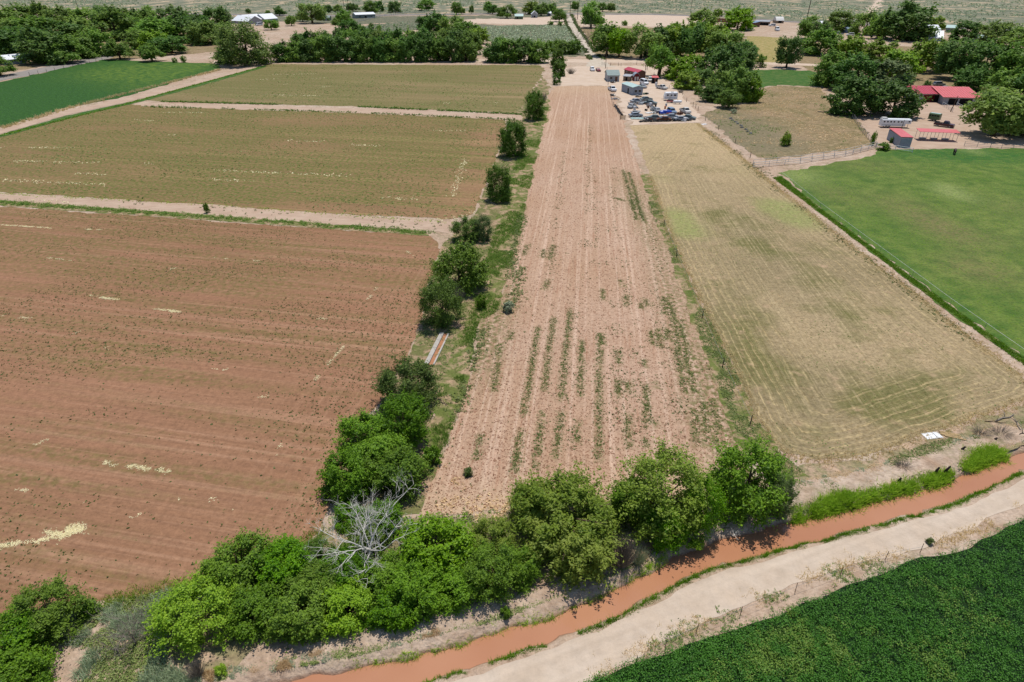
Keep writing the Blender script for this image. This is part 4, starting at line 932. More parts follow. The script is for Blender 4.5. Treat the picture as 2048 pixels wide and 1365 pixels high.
def clump(name, xy, size, nb, leaf, mat, label, hgt=1.0, up=.5, z0=-.05, cat='weeds', aspect=.55, spread=.5):
    n = len(xy); size = np.broadcast_to(size, (n,)) * rng.uniform(.55, 1.45, n)
    c = np.repeat(np.column_stack([xy, np.full(n, z0)]), nb, 0); s = np.repeat(size, nb)
    d = unit(rng.normal(size=(n * nb, 3))); d[:, 2] = np.abs(d[:, 2]) * hgt
    cen = c + d * (s * spread * rng.random(n * nb) ** .5)[:, None]
    nrm = unit(d * .5 + np.array([0, 0, up]) + rng.normal(size=d.shape) * .5)
    V, Fc = leafquads(cen, nrm, s * leaf * rng.uniform(.7, 1.3, n * nb), aspect)
    return tag(link(name, quick_mesh(name, V, Fc, 4), mat), label, cat, kind='stuff')
def blades(name, xy, hgt, nb, mat, label, wid=.05, lean=1.3, z0=-.08, cat='grass', spread=.25):
    n = len(xy); h = np.repeat(np.broadcast_to(hgt, (n,)) * rng.uniform(.5, 1.4, n), nb); m = n * nb
    base = np.repeat(np.column_stack([xy, np.full(n, z0) if np.ndim(z0) == 0 else z0]), nb, 0)
    base[:, :2] += rng.normal(size=(m, 2)) * spread * h[:, None]
    a = rng.random(m) * 6.283
    side = np.column_stack([np.cos(a), np.sin(a), np.zeros(m)]) * (wid * (.5 + h))[:, None]
    b = rng.random(m) * 6.283; ln = lean * h * rng.random(m)
    tip = base + np.column_stack([np.cos(b) * ln, np.sin(b) * ln, h])
    V = np.stack([base - side, base + side, tip], 1).reshape(-1, 3)
    return tag(link(name, quick_mesh(name, V, np.arange(3 * m).reshape(m, 3), 3), mat), label, cat, kind='stuff')

# red field: scattered weeds, thicker in patches
q = in_region(F1, 52000, bias=1.2); m_ = fbm(q @ np.array([[math.cos(ROWX), math.sin(ROWX)], [-math.sin(ROWX), math.cos(ROWX)]]) * np.array([.35, 1.0]), .13, 31, 4)
q = q[rng.random(len(q)) < np.clip((m_ - .36) * 3.4, .05, 1)]
clump('field_weeds', q, .24, 4, .68, 'weedd', 'sparse small weeds dotted over the reddish field')
q = in_region(F2, 15000, bias=.8); m_ = fbm(q, .08, 41, 4)
clump('field_weeds', q[rng.random(len(q)) < np.clip((m_ - .36) * 4, .08, 1)], .4, 4, .7, 'weed', 'low green growth over the middle left field')
q = in_region(F3, 7000, bias=.5); m_ = fbm(q, .06, 43, 4)
clump('field_weeds', q[rng.random(len(q)) < np.clip((m_ - .38) * 4, .1, 1)], .55, 3, .7, 'weed', 'low green growth over the far olive field')
# straw
ST1 = [[(0, 1092), (45, 1086), (75, 1082), (110, 1068), (165, 1060)], [(120, 1072), (165, 1057)], [(205, 925), (232, 930)], [(255, 932), (300, 938)], [(318, 940), (338, 943)], [(310, 618), (360, 625)], [(178, 592), (235, 600)], [(0, 450), (108, 457)], [(170, 459), (200, 460)], [(430, 516), (455, 518)], [(503, 521), (520, 523)], [(335, 540), (350, 537)], [(420, 736), (455, 740)], [(210, 696), (235, 700)], [(340, 1002), (358, 1000)], [(95, 516), (145, 522)], [(600, 640), (612, 632)], [(635, 638), (655, 638)], [(735, 600), (755, 576)], [(690, 690), (668, 715), (655, 730)], [(550, 910), (562, 890)], [(630, 762), (638, 752)], [(468, 1018), (474, 1016)], [(625, 1022), (628, 1020)], [(30, 982), (55, 980)], [(150, 1016), (165, 1012)], [(810, 500), (826, 512)], [(0, 630), (60, 637)], [(70, 890), (95, 880)], [(265, 1035), (290, 1022)], [(420, 998), (432, 996)], [(160, 660), (150, 668)], [(520, 795), (535, 793)]]
q = np.vstack([on_strokes([s for s in ST1[:9]], .16, 90), on_strokes([[(78, 1080), (105, 1068)], [(118, 1071), (140, 1060), (160, 1058)]], .32, 420)])
q = q[fbm(q, 1.3, 171, 3) > .45]
clump('straw_litter', q, .2, 7, .3, 'straw', 'pale yellow straw heaps left on the red field', .3, 1.6, .02, 'straw')
q = on_strokes(ST1, .15, 45); q = q[fbm(q, 1.1, 173, 3) > .46]
clump('straw_litter', q, .16, 3, .5, 'straw', 'thin pale straw wisps streaking the red field', .25, 1.6, .02, 'straw')
ln2 = [[(0, 322), (400, 330)], [(100, 345), (500, 362)], [(0, 360), (700, 392)], [(400, 340), (700, 352)], [(330, 225), (420, 226)], [(240, 238), (330, 244)], [(0, 295), (150, 296)], [(180, 262), (400, 272)], [(500, 395), (620, 402)], [(760, 395), (830, 398)], [(700, 290), (760, 292)], [(870, 262), (930, 262)], [(930, 318), (905, 395)], [(870, 440), (935, 432), (945, 424)], [(550, 280), (640, 284)], [(60, 400), (300, 415)]]
q = on_strokes(ln2, .5, 4); m_ = fbm(q, .06, 77, 3)
clump('straw_litter', q[m_ > .46], .5, 3, .55, 'straw', 'broken pale straw streaks across the middle left field', .2, 1.6, .02, 'straw')
ln3 = [[(540, 150), (640, 148)], [(560, 170), (580, 168)], [(530, 190), (640, 192)], [(640, 175), (660, 173)], [(980, 205), (1000, 207)], [(520, 160), (560, 158)], [(620, 158), (650, 157)], [(900, 208), (890, 206)]]
q = on_strokes(ln3, .6, 3)
clump('straw_litter', q, .6, 3, .55, 'straw', 'faint straw wisps on the far olive field', .2, 1.6, .02, 'straw')

# tilled strip: clods and weed rows
q = in_region(F5, 23000, bias=1.9)
n = len(q); s_ = rng.uniform(.04, .11, n)
oct_ = np.array([[1, 0, 0], [0, 1, 0], [-1, 0, 0], [0, -1, 0], [0, 0, .9]])
V = oct_[None] * s_[:, None, None] * rng.uniform(.6, 1.3, (n, 5, 1)); a = rng.random(n) * 6.28
X = V[:, :, 0] * np.cos(a)[:, None] - V[:, :, 1] * np.sin(a)[:, None]; Y = V[:, :, 0] * np.sin(a)[:, None] + V[:, :, 1] * np.cos(a)[:, None]
V = np.stack([X + q[:, :1], Y + q[:, 1:], V[:, :, 2] - .01], -1).reshape(-1, 3)
fc = (np.arange(n)[:, None, None] * 5 + np.array([[0, 1, 4], [1, 2, 4], [2, 3, 4], [3, 0, 4]])[None]).reshape(-1, 3)
tag(link('soil_clods', quick_mesh('soil_clods', V, fc, 3), 'clod'), 'loose pinkish soil clods over the tilled strip', 'soil', kind='stuff')
q = on_strokes(ROWS, .27, 40)
m_ = fbm(q, .6, 52, 2)
clump('weed_rows', q[m_ > .26], .24, 8, .45, 'weedd', 'dull green weed rows growing along the furrows', cat='weeds')
FAINT = [[(1300, 560), (1330, 700)], [(1270, 690), (1290, 900)], [(1320, 720), (1345, 880)], [(1350, 700), (1380, 880)], [(1240, 640), (1250, 880)], [(1400, 700), (1430, 800)], [(1300, 450), (1330, 560)], [(1180, 250), (1170, 560)], [(1215, 450), (1212, 560)], [(1130, 300), (1100, 560)], [(1245, 480), (1262, 640)], [(1150, 620), (1140, 900)], [(1225, 600), (1235, 900)], [(1275, 640), (1290, 880)], [(1340, 620), (1362, 860)], [(1190, 350), (1188, 540)], [(1225, 330), (1232, 520)]]
q = np.vstack([on_strokes(FAINT, .5, 7), in_region(F5, 1500, bias=1.2)])
m_ = fbm(q, .35, 62, 3)
clump('strip_weeds', q[m_ > .46], .27, 6, .55, 'weedd', 'single weeds scattered over the tilled strip')

# verges
q = in_region([(1070, 262), (1040, 330), (1008, 420), (990, 480), (952, 590), (928, 660), (884, 760), (866, 850), (872, 930), (840, 1030), (690, 1040), (672, 990), (704, 872), (774, 790), (834, 670), (854, 600), (882, 492), (948, 430), (990, 330), (1016, 250)], 6000, bias=.5); m_ = fbm(q, .25, 73, 3)
clump('row_weeds', q[m_ > .46], .4, 9, .36, 'weed', 'green weeds under the boundary tree row')
q = in_region([(1094, 200), (1098, 225), (1076, 300), (1046, 440), (1030, 500), (1004, 590), (990, 630), (958, 640), (935, 760), (905, 860), (880, 920), (865, 860), (885, 760), (930, 660), (950, 590), (985, 480), (1000, 420), (1030, 330), (1060, 260)], 9000, bias=.6); m_ = fbm(q, .16, 71, 3)
blades('verge_grass', q[m_ > .5], .4, 6, 'vgrass', 'tall green grass along the boundary tree row', .05)
q = on_strokes([[(1046, 430), (1030, 490), (1020, 560)], [(1040, 535), (1030, 600), (1018, 625)], [(935, 760), (912, 830)], [(968, 655), (940, 740)], [(1030, 470), (1036, 440)]], .6, 16)
clump('verge_weeds', q, .5, 10, .4, 'weed', 'blue green weeds at the left margin of the tilled strip')
q = on_strokes([[(-200, 391), (0, 405), (400, 433), (860, 466)]], .65, 26); m_ = fbm(q, .12, 81, 3)
clump('track_weeds', q[m_ > .3], .55, 10, .32, 'vgrass', 'ragged green weeds along the farm track', hgt=1.3)
q = on_strokes([[(-200, 378), (0, 388), (400, 409), (700, 431), (900, 446)]], .5, 6)
clump('track_weeds', q, .35, 6, .5, 'grass', 'thin green weeds on the upper side of the farm track')
q = np.vstack([on_strokes([[(100, 396), (500, 424), (880, 455)]], 1.3, 2.2)])
clump('track_weeds', q[fbm(q, .2, 84, 2) > .5], .55, 6, .5, 'weedd', 'dark weeds dotted along the bare farm track')
q = np.vstack([on_strokes([[(295, 203), (700, 213), (1042, 229)]], .5, 12), on_strokes([[(295, 214), (700, 225), (1030, 240)]], .6, 5)]); m_ = fbm(q, .08, 86, 3)
clump('track_weeds', q[m_ > .4], .75, 6, .5, 'lf_dark', 'green weed fringes of the thin pale track', hgt=1.2)
q = on_strokes([[(0, 272), (262, 206), (528, 133)]], .5, 14)
clump('lane_weeds', q, .55, 5, .6, 'lf_mid', 'low green hedge of weeds beside the field lane')
q = on_strokes([[(0, 258), (130, 219), (440, 140)]], .8, 5)
blades('lane_grass', q, .7, 6, 'dry', 'dry tawny grass fringe of the alfalfa field', .08)
q = in_region([(1290, 380), (1310, 390), (1345, 480), (1400, 600), (1460, 720), (1520, 850), (1560, 905), (1610, 945), (1545, 955), (1480, 880), (1432, 760), (1388, 640), (1340, 510), (1302, 430)], 9000, bias=.8); m_ = fbm(q, .22, 91, 3)
clump('strip_verge_weeds', q[m_ > .53], .32, 9, .36, 'weed', 'green weeds between the tilled strip and the stubble')
q = in_region([(1545, 356), (1562, 354), (1640, 418), (1760, 508), (1900, 613), (2048, 718), (2200, 828), (2192, 834), (2042, 726), (1892, 619), (1753, 512), (1633, 421)], 6000, bias=.5)
blades('fence_grass', q, .3, 5, 'lf_mid', 'thick green grass under the white rope fence', .05)
q = on_strokes([[(1405, 258), (1480, 318), (1560, 384), (1680, 480), (1800, 570), (1950, 690)], [(1412, 256), (1500, 325), (1540, 350)]], .7, 7); m_ = fbm(q, .2, 95, 2)
clump('edge_weeds', q[m_ > .45], .4, 8, .45, 'weedd', 'olive weeds along the bare edge of the stubble field')
q = in_region(F8, 5000, bias=.5); m_ = fbm(q, .12, 97, 3)
clump('lot_weeds', q[m_ > .5], .5, 6, .5, 'dry', 'dry tufts over the weedy lot')
clump('lot_weeds', q[m_ < .36], .55, 6, .5, 'weed', 'green tufts over the weedy lot')
q = in_region(F7, 16000, bias=1.1); m_ = fbm(q, .12, 99, 3)
blades('pasture_tufts', q[m_ > .36], .16, 5, 'grass', 'thick tufts of grass over the green pasture', .06)
q = in_region(F6, 22000, bias=1.2); m_ = fbm(q, .3, 101, 3)
blades('stubble_tufts', q[m_ > .45], .16, 4, 'dry', 'short dry stalks over the stubble field', .035, 1.2)
q = in_region(F6, 8000, bias=1.2); m_ = fbm(q, .12, 103, 3)
clump('stubble_weeds', q[m_ > .58], .2, 5, .6, 'weed', 'olive regrowth patches in the stubble field')

q = on_strokes([[(1395, 248), (1480, 314), (1560, 380), (1680, 474), (1800, 564), (1950, 684), (2075, 777)], [(2062, 802), (1950, 836), (1850, 874), (1740, 910), (1640, 924), (1565, 907), (1520, 852), (1460, 722), (1400, 602), (1340, 472), (1300, 352)]], .55, 34)
blades('stubble_edge', q, .2, 4, 'dry', 'dry straw fringe around the stubble field', .04, 1.4, -.02)
# canal banks
gzf = lambda xy: None
def bank_z(xy):
    d = segdist(xy, canal); d = np.where(inpoly(xy, canal), -d, d)
    return -.1 + np.clip((d + (fbm(xy, .8, 3) - .5) * .9 - .55) / 1.3, -1, 0) * 1.15
UP = [(x, y - 4) for x, y in CU]
GR1 = [[(1620, 1024), (1640, 1022), (1714, 1000), (1760, 990)], [(1640, 1010), (1700, 990)], [(1770, 985), (1830, 970)], [(1850, 965), (1905, 950)], [(1930, 935), (2008, 905)], [(1940, 915), (1990, 900)], [(700, 1334), (850, 1305), (1000, 1262), (1110, 1225)], [(1110, 1228), (1186, 1200), (1235, 1165)], [(1250, 1160), (1335, 1112)], [(1590, 1040), (1616, 1028)]]
q = on_strokes(GR1[:6] + GR1[9:], .38, 95)
blades('canal_grass', q, .5, 7, 'grass', 'bright green reeds on the far bank of the canal', .045, z0=bank_z(q) - .05, spread=.2)
q = on_strokes(GR1[6:9], .2, 60)
blades('canal_grass', q, .26, 7, 'grass', 'low green grass strip under the canal thicket', .035, z0=bank_z(q) - .05, spread=.25)
LO = [(840, 1369), (1000, 1316), (1102, 1286), (1194, 1252), (1235, 1234), (1287, 1206), (1353, 1170), (1409, 1142), (1486, 1122), (1548, 1103), (1665, 1076), (1782, 1044), (1914, 1007), (2048, 942)]
q = on_strokes([LO], .15, 80); m_ = fbm(q, .35, 111, 3); q = q[m_ > .3]
blades('canal_grass', q, .22, 7, 'lf_mid', 'short green grass along the road side of the canal', .04, z0=bank_z(q) - .05, spread=.2)
q = in_region([(1560, 1030), (1600, 960), (1760, 925), (1860, 885), (2048, 840), (2048, 890), (1900, 940), (1740, 990), (1620, 1020)], 9000, bias=.5); m_ = fbm(q, .3, 113, 4)
clump('bank_weeds', q[m_ > .5], .28, 8, .4, 'weed', 'dull green weeds on the eroded bank above the canal')
clump('bank_sage', q[(m_ > .45) & (m_ < .49)], .3, 9, .28, 'sage', 'grey sage weeds on the eroded bank above the canal')
q = q[m_ < .42]
clump('bank_weeds', q[:2200], .26, 7, .3, 'dry', 'dry weeds on the eroded bank above the canal')
q = in_region([(420, 1365), (700, 1315), (1000, 1240), (1230, 1150), (1330, 1100), (1300, 1090), (1180, 1170), (950, 1240), (700, 1290), (400, 1345)], 6000, bias=.3); m_ = fbm(q, .5, 115, 4)
blades('bank_dry_grass', q[m_ < .46], .22, 5, 'dry', 'dry pale grass on the bank under the canal thicket', .03, 1.4, -.02)
clump('bank_sage', q[(m_ > .46) & (m_ < .53)], .3, 9, .26, 'sage', 'grey weeds on the bank under the canal thicket')
clump('bank_weeds', q[m_ > .57], .26, 9, .3, 'weed', 'weeds on the pale bank under the canal thicket')
q = in_region([(0, 1245), (210, 1206), (415, 1170), (440, 1200), (340, 1240), (330, 1330), (400, 1365), (440, 1440), (60, 1500), (180, 1300)], 7000, bias=.3); m_ = fbm(q, .3, 117, 3)
clump('thicket_weeds', q[m_ > .48], .42, 12, .26, 'weed', 'grey green weeds left of the canal thicket')
q2 = q[m_ < .46]
blades('thicket_grass', q2, .45, 6, 'sage', 'pale grass along the lower edge of the red field', .035)
q = on_strokes([[(200, 1206), (415, 1170), (600, 1096), (650, 1060)]], .5, 40)
blades('field_edge_grass', q, .4, 6, 'lf_olive', 'yellowish grass fringe below the red field', .04)
q = in_region([(840, 1034), (1000, 1020), (1200, 1004), (1400, 985), (1300, 1100), (1000, 1215), (700, 1100), (690, 1040)], 2600, bias=.2); m_ = fbm(q, .35, 118, 3)
clump('headland_weeds', q[m_ > .5], .4, 9, .42, 'weed', 'green weeds on the ground under the canal thicket')
q = on_strokes([[(850, 1040), (1000, 1022), (1040, 1010)], [(840, 1020), (900, 950)], [(880, 1000), (940, 985)]], .9, 30)
clump('headland_weeds', q[fbm(q, .4, 119, 3) > .5], .35, 8, .5, 'dry', 'dry weeds on the headland below the tilled strip')
# road shoulder
SH = [(1190, 1360), (1310, 1288), (1420, 1236), (1560, 1180), (1700, 1132), (1850, 1100), (1960, 1056), (2048, 1012)]
q = on_strokes([SH], .38, 34); m_ = fbm(q, .35, 121, 3)
blades('shoulder_grass', q[m_ > .44], .28, 5, 'dry', 'tawny dry grass between the road and the alfalfa', .03)
q = on_strokes([[(1340, 1278), (1365, 1268)], [(1380, 1262), (1400, 1255)], [(1440, 1240), (1470, 1232)], [(1530, 1200), (1560, 1195)], [(1735, 1135), (1760, 1132)], [(1655, 1150), (1700, 1150)], [(1310, 1290), (1330, 1283)]], .45, 55)
clump('shoulder_weeds', q, .34, 14, .26, 'weed', 'green weeds clumped on the road shoulder')

# near alfalfa crop: rounded clumps of small leaves
q = in_region([(x, min(y, 1640)) for x, y in A9], 20000, bias=1.2)
q = q[q[:, 1] > 6]
m_ = fbm(q, .5, 131, 3); yl = y9(q, None) * (fbm(q, .9, 133, 3) > .47)
isy = rng.random(len(q)) < np.clip(yl * 1.0, 0, .8)
def crop(q, name, mat, label, nb=16, h=.5):
    n = len(q); s = rng.uniform(.28, .5, n)
    hh = h * (.55 + .7 * fbm(q, .5, 131, 3))
    c = np.repeat(np.column_stack([q, hh * .55]), nb, 0)
    d = unit(rng.normal(size=(n * nb, 3))); d[:, 2] = np.abs(d[:, 2]) * np.where(rng.random(n * nb) < .8, 1, -.7)
    cen = c + d * np.repeat(s, nb)[:, None] * np.array([1, 1, .8]) * (.6 + .4 * rng.random((n * nb, 1)))
    cen[:, 2] = np.maximum(cen[:, 2], .03)
    nrm = unit(d + np.array([0, 0, .5]) + rng.normal(size=d.shape) * .5)
    V, Fc = leafquads(cen, nrm, rng.uniform(.085, .15, n * nb), .6)
    return tag(link(name, quick_mesh(name, V, Fc, 4), mat), label, 'crop', kind='stuff')
crop(q[~isy], 'alfalfa_crop', 'crop', 'dense dark green alfalfa filling the bottom right corner')
crop(q[isy], 'alfalfa_crop', 'cropy', 'paler yellow green patches in the near alfalfa', 20, .4)

# lane edges
q = on_strokes([[(1180, 120), (1175, 107), (1159, 88), (1143, 68), (1132, 49), (1129, 29)], [(1209, 120), (1190, 107), (1178, 88), (1164, 68), (1152, 49), (1143, 29)]], .7, 2.6)
clump('lane_weeds', q[fbm(q, .05, 151, 2) > .3], 1.3, 6, .6, 'weedd', 'dull weeds along both edges of the straight dirt lane', z0=0)
# sagebrush
q = in_region([(1000, 53), (1060, 51), (1131, 51), (1142, 69), (1157, 88), (1171, 106), (1100, 109), (1040, 92), (965, 80), (940, 58)], 3600, bias=.3)
clump('sagebrush', q, 1.5, 5, .7, 'sage', 'grey sagebrush covering the lot left of the lane', z0=0, cat='scrub')
q = in_region([(640, 76), (740, 50), (870, 40), (860, 55), (800, 66), (720, 76)], 900, bias=.3)
clump('sagebrush', q, 1.4, 5, .7, 'sage', 'sparse sagebrush behind the windbreak', z0=0, cat='scrub')
q = in_region([(-200, 12), (130, 19), (666, 30), (1000, 26), (1300, 27), (1580, 41), (1960, 55), (2200, 68), (2200, 2), (1024, 0), (-200, -2)], 16000, bias=.5); m_ = fbm(q * np.array([1, .5]), .02, 141, 4)
clump('sagebrush', q[m_ > .5], 2.2, 4, .8, 'sage', 'grey green scrub dotted over the desert beyond the highway', z0=0, cat='scrub')
q = np.vstack([in_region([(1190, 104), (1170, 78), (1200, 60), (1230, 60), (1230, 110)], 260, bias=.3), in_region([(1225, 112), (1420, 112), (1420, 60), (1300, 58), (1200, 60)], 900, bias=.3), in_region([(540, 90), (640, 70), (720, 72), (640, 85)], 60)])
clump('far_weeds', q, 1.1, 5, .7, 'weed', 'dry green weeds under the trees right of the lane', z0=0)

# ------------------------------------------------------------------ buildings
def frame_px(A, B):                     # world origin at A (front left corner on the ground), heading A->B, length
    a, b = P(*A), P(*B)
    d = b - a
    return a, math.atan2(d[1], d[0]), math.hypot(d[0], d[1])
def house(name, A, B, depth, h, rise, wall, roof, label, style='gable', over=.35, openings=(), cat='building', z0=-.08, ribs=0, rot=None):
    """front wall from A to B, body extends away from the camera; style gable (ridge along front), cross (ridge front-back), mono (high at back), flat, round"""
    a, rz, L = frame_px(A, B)
    if rot is not None: rz = R(rot)
    o = empty(name, (a[0], a[1], z0), rz, label, cat)
    hb = h + (rise if style == 'mono' else 0)
    w = MB()
    if style == 'mono': w.prism([(0, 0), (depth, 0), (depth, hb), (0, h)], 0, L)
    elif style == 'gable': w.prism([(0, 0), (depth, 0), (depth, h), (depth / 2, h + rise), (0, h)], 0, L)
    elif style == 'cross': w.prism([(0, 0), (L, 0), (L, h), (L / 2, h + rise), (0, h)], 0, depth, 'y')
    elif style == 'gambrel': w.prism([(0, 0), (L, 0), (L, h), (L * .8, h + rise * .65), (L / 2, h + rise), (L * .2, h + rise * .65), (0, h)], 0, depth, 'y')
    else: w.prism([(0, 0), (depth, 0), (depth, h), (0, h)], 0, L)
    w.build('wall', wall, o)
    t = .10
    def slope(p0, p1, e0=0.0, e1=0.0):              # roof slab profile between two (y,z) points, extended past each end
        dx, dz = p1[0] - p0[0], p1[1] - p0[1]; q = math.hypot(dx, dz); dx /= q; dz /= q
        a0 = (p0[0] - dx * e0, p0[1] - dz * e0 + .012); a1 = (p1[0] + dx * e1, p1[1] + dz * e1 + .012)
        return [a0, a1, (a1[0] - dz * t * (1 if dx > 0 else -1), a1[1] + abs(dx) * t), (a0[0] - dz * t * (1 if dx > 0 else -1), a0[1] + abs(dx) * t)]
    r = MB()
    if style == 'mono': r.prism(slope((0, h), (depth, hb), over, over), -over, L + over)
    elif style == 'gable':
        r.prism(slope((0, h), (depth / 2, h + rise), over, .0), -over, L + over); r.prism(slope((depth, h), (depth / 2, h + rise), over, .0), -over, L + over)
    elif style == 'cross':
        r.prism(slope((0, h), (L / 2, h + rise), over, 0), -over, depth + over, 'y'); r.prism(slope((L, h), (L / 2, h + rise), over, 0), -over, depth + over, 'y')
    elif style == 'gambrel':
        for p0, p1 in (((0, h), (L * .2, h + rise * .65)), ((L * .2, h + rise * .65), (L / 2, h + rise)), ((L, h), (L * .8, h + rise * .65)), ((L * .8, h + rise * .65), (L / 2, h + rise))):
            r.prism(slope(p0, p1, .05, .02), -.15, depth + .15, 'y')
    elif style == 'round':
        pr = [(-over + (depth + 2 * over) * k / 8, h + .01 + rise * math.sin(math.pi * k / 8)) for k in range(9)]
        r.prism([(pr[0][0], h - .08)] + pr + [(pr[-1][0], h - .08)], -over, L + over)
    else: r.prism([(-over, h + .01), (depth + over, h + .01 + rise), (depth + over, h + .14 + rise), (-over, h + .14)], -over, L + over)
    ro = r.build('roof', roof, o)
    if ribs and style in ('mono', 'gable'):         # standing seams
        k = MB(); y1 = depth if style == 'mono' else depth / 2; zt = hb if style == 'mono' else h + rise
        n = int(L / ribs)
        for i in range(n + 1):
            x = L * i / n
            k.add([(x - .03, -over, h + t - .01 - over * (zt - h) / y1), (x + .03, -over, h + t - .01 - over * (zt - h) / y1), (x + .03, y1, zt + t), (x - .03, y1, zt + t), (x, -over, h + t + .08 - over * (zt - h) / y1), (x, y1, zt + t + .08)], [(0, 1, 4), (0, 4, 5, 3), (1, 2, 5, 4), (2, 3, 5)])
        k.build('seam', roof, ro)
    for (kind, face, u, wd, z, ht, mt) in openings:  # face 'f' front, 'l' left side, 'r' right side; u = fraction along the face
        m, fr = MB(), MB()
        if face == 'f': m.box((u * L, -.02, z + ht / 2), (wd, .06, ht)); fr.box((u * L, -.03, z + ht + .05), (wd + .16, .08, .1))
        elif face == 'l': m.box((-.02, u * depth, z + ht / 2), (.06, wd, ht)); fr.box((-.03, u * depth, z + ht + .05), (.08, wd + .16, .1))
        else: m.box((L + .02, u * depth, z + ht / 2), (.06, wd, ht)); fr.box((L + .03, u * depth, z + ht + .05), (.08, wd + .16, .1))
        q = m.build(kind, mt, o); fr.build('frame', 'offwhite', q)
    return o
W = lambda u, z=1.1, wd=1.0, ht=.9, f='f': ('window', f, u, wd, z, ht, 'glass')
D = lambda u, wd=1.0, f='f', mt='greywall', ht=2.0: ('door', f, u, wd, .1, ht, mt)

# scrap yard buildings
house('gabled_shed', (1215, 163.5), (1238, 163.5), 9.5, 2.6, 1.5, 'greywall', 'greenroof', 'grey gabled shed with a pale green roof at the yard corner', 'gable', openings=(D(.75, mt='brownwall'), W(.3)))
house('mobile_home', (1248, 151), (1274, 158), 4.2, 2.7, .8, 'brownwall', 'redroof', 'long dark sided mobile home with a red roof in the scrap yard', 'gable', openings=(W(.2), W(.5), D(.7, mt='greywall'), W(.88)))
house('small_shed', (1246, 162), (1259, 163), 2.6, 2.0, .4, 'tanwall', 'greywall', 'small tan shed before the red roofed mobile home', 'mono', openings=(D(.5, .8, mt='dark', ht=1.7),))
house('barn_shed', (1266.5, 162.5), (1279, 162.5), 3.8, 1.9, 1.4, 'redwall', 'bluegrey', 'little barn shaped shed with striped red front', 'gambrel', .1, openings=(D(.3, .7, mt='offwhite', ht=1.6), D(.7, .7, mt='offwhite', ht=1.6)))
house('trailer_house', (1265, 191), (1285, 190), 10.5, 2.9, .5, 'bluegrey', 'tealroof', 'grey trailer house with a pale teal roof in the yard middle', 'cross', .2, openings=(W(.3), W(.7), D(.4, f='l', mt='dark')))
house('wood_kiosk', (1305, 167), (1315, 167), 2.4, 2.3, .3, 'dark', 'redroof2', 'dark little hut with a red roof beside the leaning tree', 'mono', .35, openings=(D(.5, .8, mt='brownwall', ht=1.8),))
house('storage_trailer', (1352, 174), (1357, 176), 9.0, 2.4, .1, 'greywall', 'greywall', 'grey storage trailer half hidden by the yard bushes', 'flat', .05, openings=(D(.5, .9, mt='metal'),))
# ranch
house('red_barn', (1829, 204), (1881, 204.5), 8.5, 2.9, 1.3, 'greywall', 'redroof', 'left wing of the ranch barn with dark red roof and doors', 'mono', .5, openings=(('door', 'f', .5, 4.0, .05, 2.5, 'redwall'), ('doorway', 'f', .82, 3.4, .05, 2.5, 'dark')), ribs=.9)
house('stall_barn', (1885, 209), (1952, 211), 11.0, 2.7, 1.6, 'greywall', 'redroof2', 'right wing of the ranch barn with pale red roof and open stalls', 'mono', .9, openings=(('doorway', 'f', .28, 3.0, .05, 2.1, 'dark'), ('doorway', 'f', .66, 4.2, .05, 2.1, 'dark')), ribs=.9)
house('storage_shed', (1797, 295), (1821, 297.5), 10.0, 2.75, .25, 'bluegrey', 'redroof2', 'blue grey shed with a bright red roof at the pasture corner', 'flat', .12, openings=(('door', 'f', .5, 2.6, .05, 2.35, 'bluegrey'),), rot=-10)
def canopy():
    a, rz, L = frame_px((1836, 281), (1912, 284))
    o = empty('shade_canopy', (a[0], a[1], -.06), rz, 'long red roofed shade canopy on thin posts in the ranch yard', 'canopy')
    MB().prism([(-.3, 2.45), (2.9, 2.75), (2.9, 2.82), (-.3, 2.52)], -.3, L + .3).build('roof', 'redroof2', o)
    for i in range(6):
        for y, z in ((0, 2.47), (2.6, 2.71)):
            MB().tube([(L * i / 5, y, 0), (L * i / 5, y, z)], [.05, .05], 6).build('post', 'metal', o)
    for i in range(3): MB().box((L * (.15 + .3 * i), 1.3, .35), (1.5, .6, .5), 0, 1.15).build('feed_trough', 'metal', o)
canopy()
# far houses
house('white_farmhouse', (464, 47), (497, 49), 16, 2.3, 3.9, 'greywall', 'white', 'leftmost white roofed building behind the huge round tree', openings=(W(.2, wd=2), W(.6, wd=2), D(.8)))
house('white_farmhouse', (500, 46), (530, 43.5), 18, 2.3, 3.9, 'greywall', 'white', 'middle white roofed building behind the huge round tree', openings=(W(.3, wd=2), D(.6), W(.8, wd=2)))
house('white_farmhouse', (530, 44), (556, 42), 14, 2.3, 3.9, 'greywall', 'white', 'rightmost white roofed building behind the huge round tree', openings=(W(.3, wd=2), W(.7, wd=2)))
house('green_cabin', (646, 42), (659, 42), 8, 2.6, 1.6, 'green', 'greenroof', 'tiny hut between the two dark trees by the far house', openings=(D(.5, 1.5),))
house('long_barn', (712, 37.5), (751, 36), 10, 3.4, 1.6, 'teal', 'white', 'long barn with white roof beside the fenced slope', openings=(W(.2, wd=2), D(.5, 2, mt='dark'), W(.8, wd=2)))
house('green_cabin', (1030, 39), (1046, 39), 9, 2.8, 1.7, 'green', 'tealroof', 'little green cabin alone on the bare far lot', openings=(D(.3, 1.4, mt='dark'), W(.7)))
house('far_cottage', (1063, 36), (1075, 36), 10, 3.4, 2.6, 'greywall', 'white', 'pale cottage with a steep white roof under a bright tree', 'cross', openings=(D(.5, 1.5, mt='dark'), W(.2)))
house('far_shed', (1094, 32.5), (1102, 32.5), 8, 2.6, 1.6, 'greywall', 'white', 'small white roofed shed near the far lane end', openings=(D(.5, 1.5, mt='dark'),))
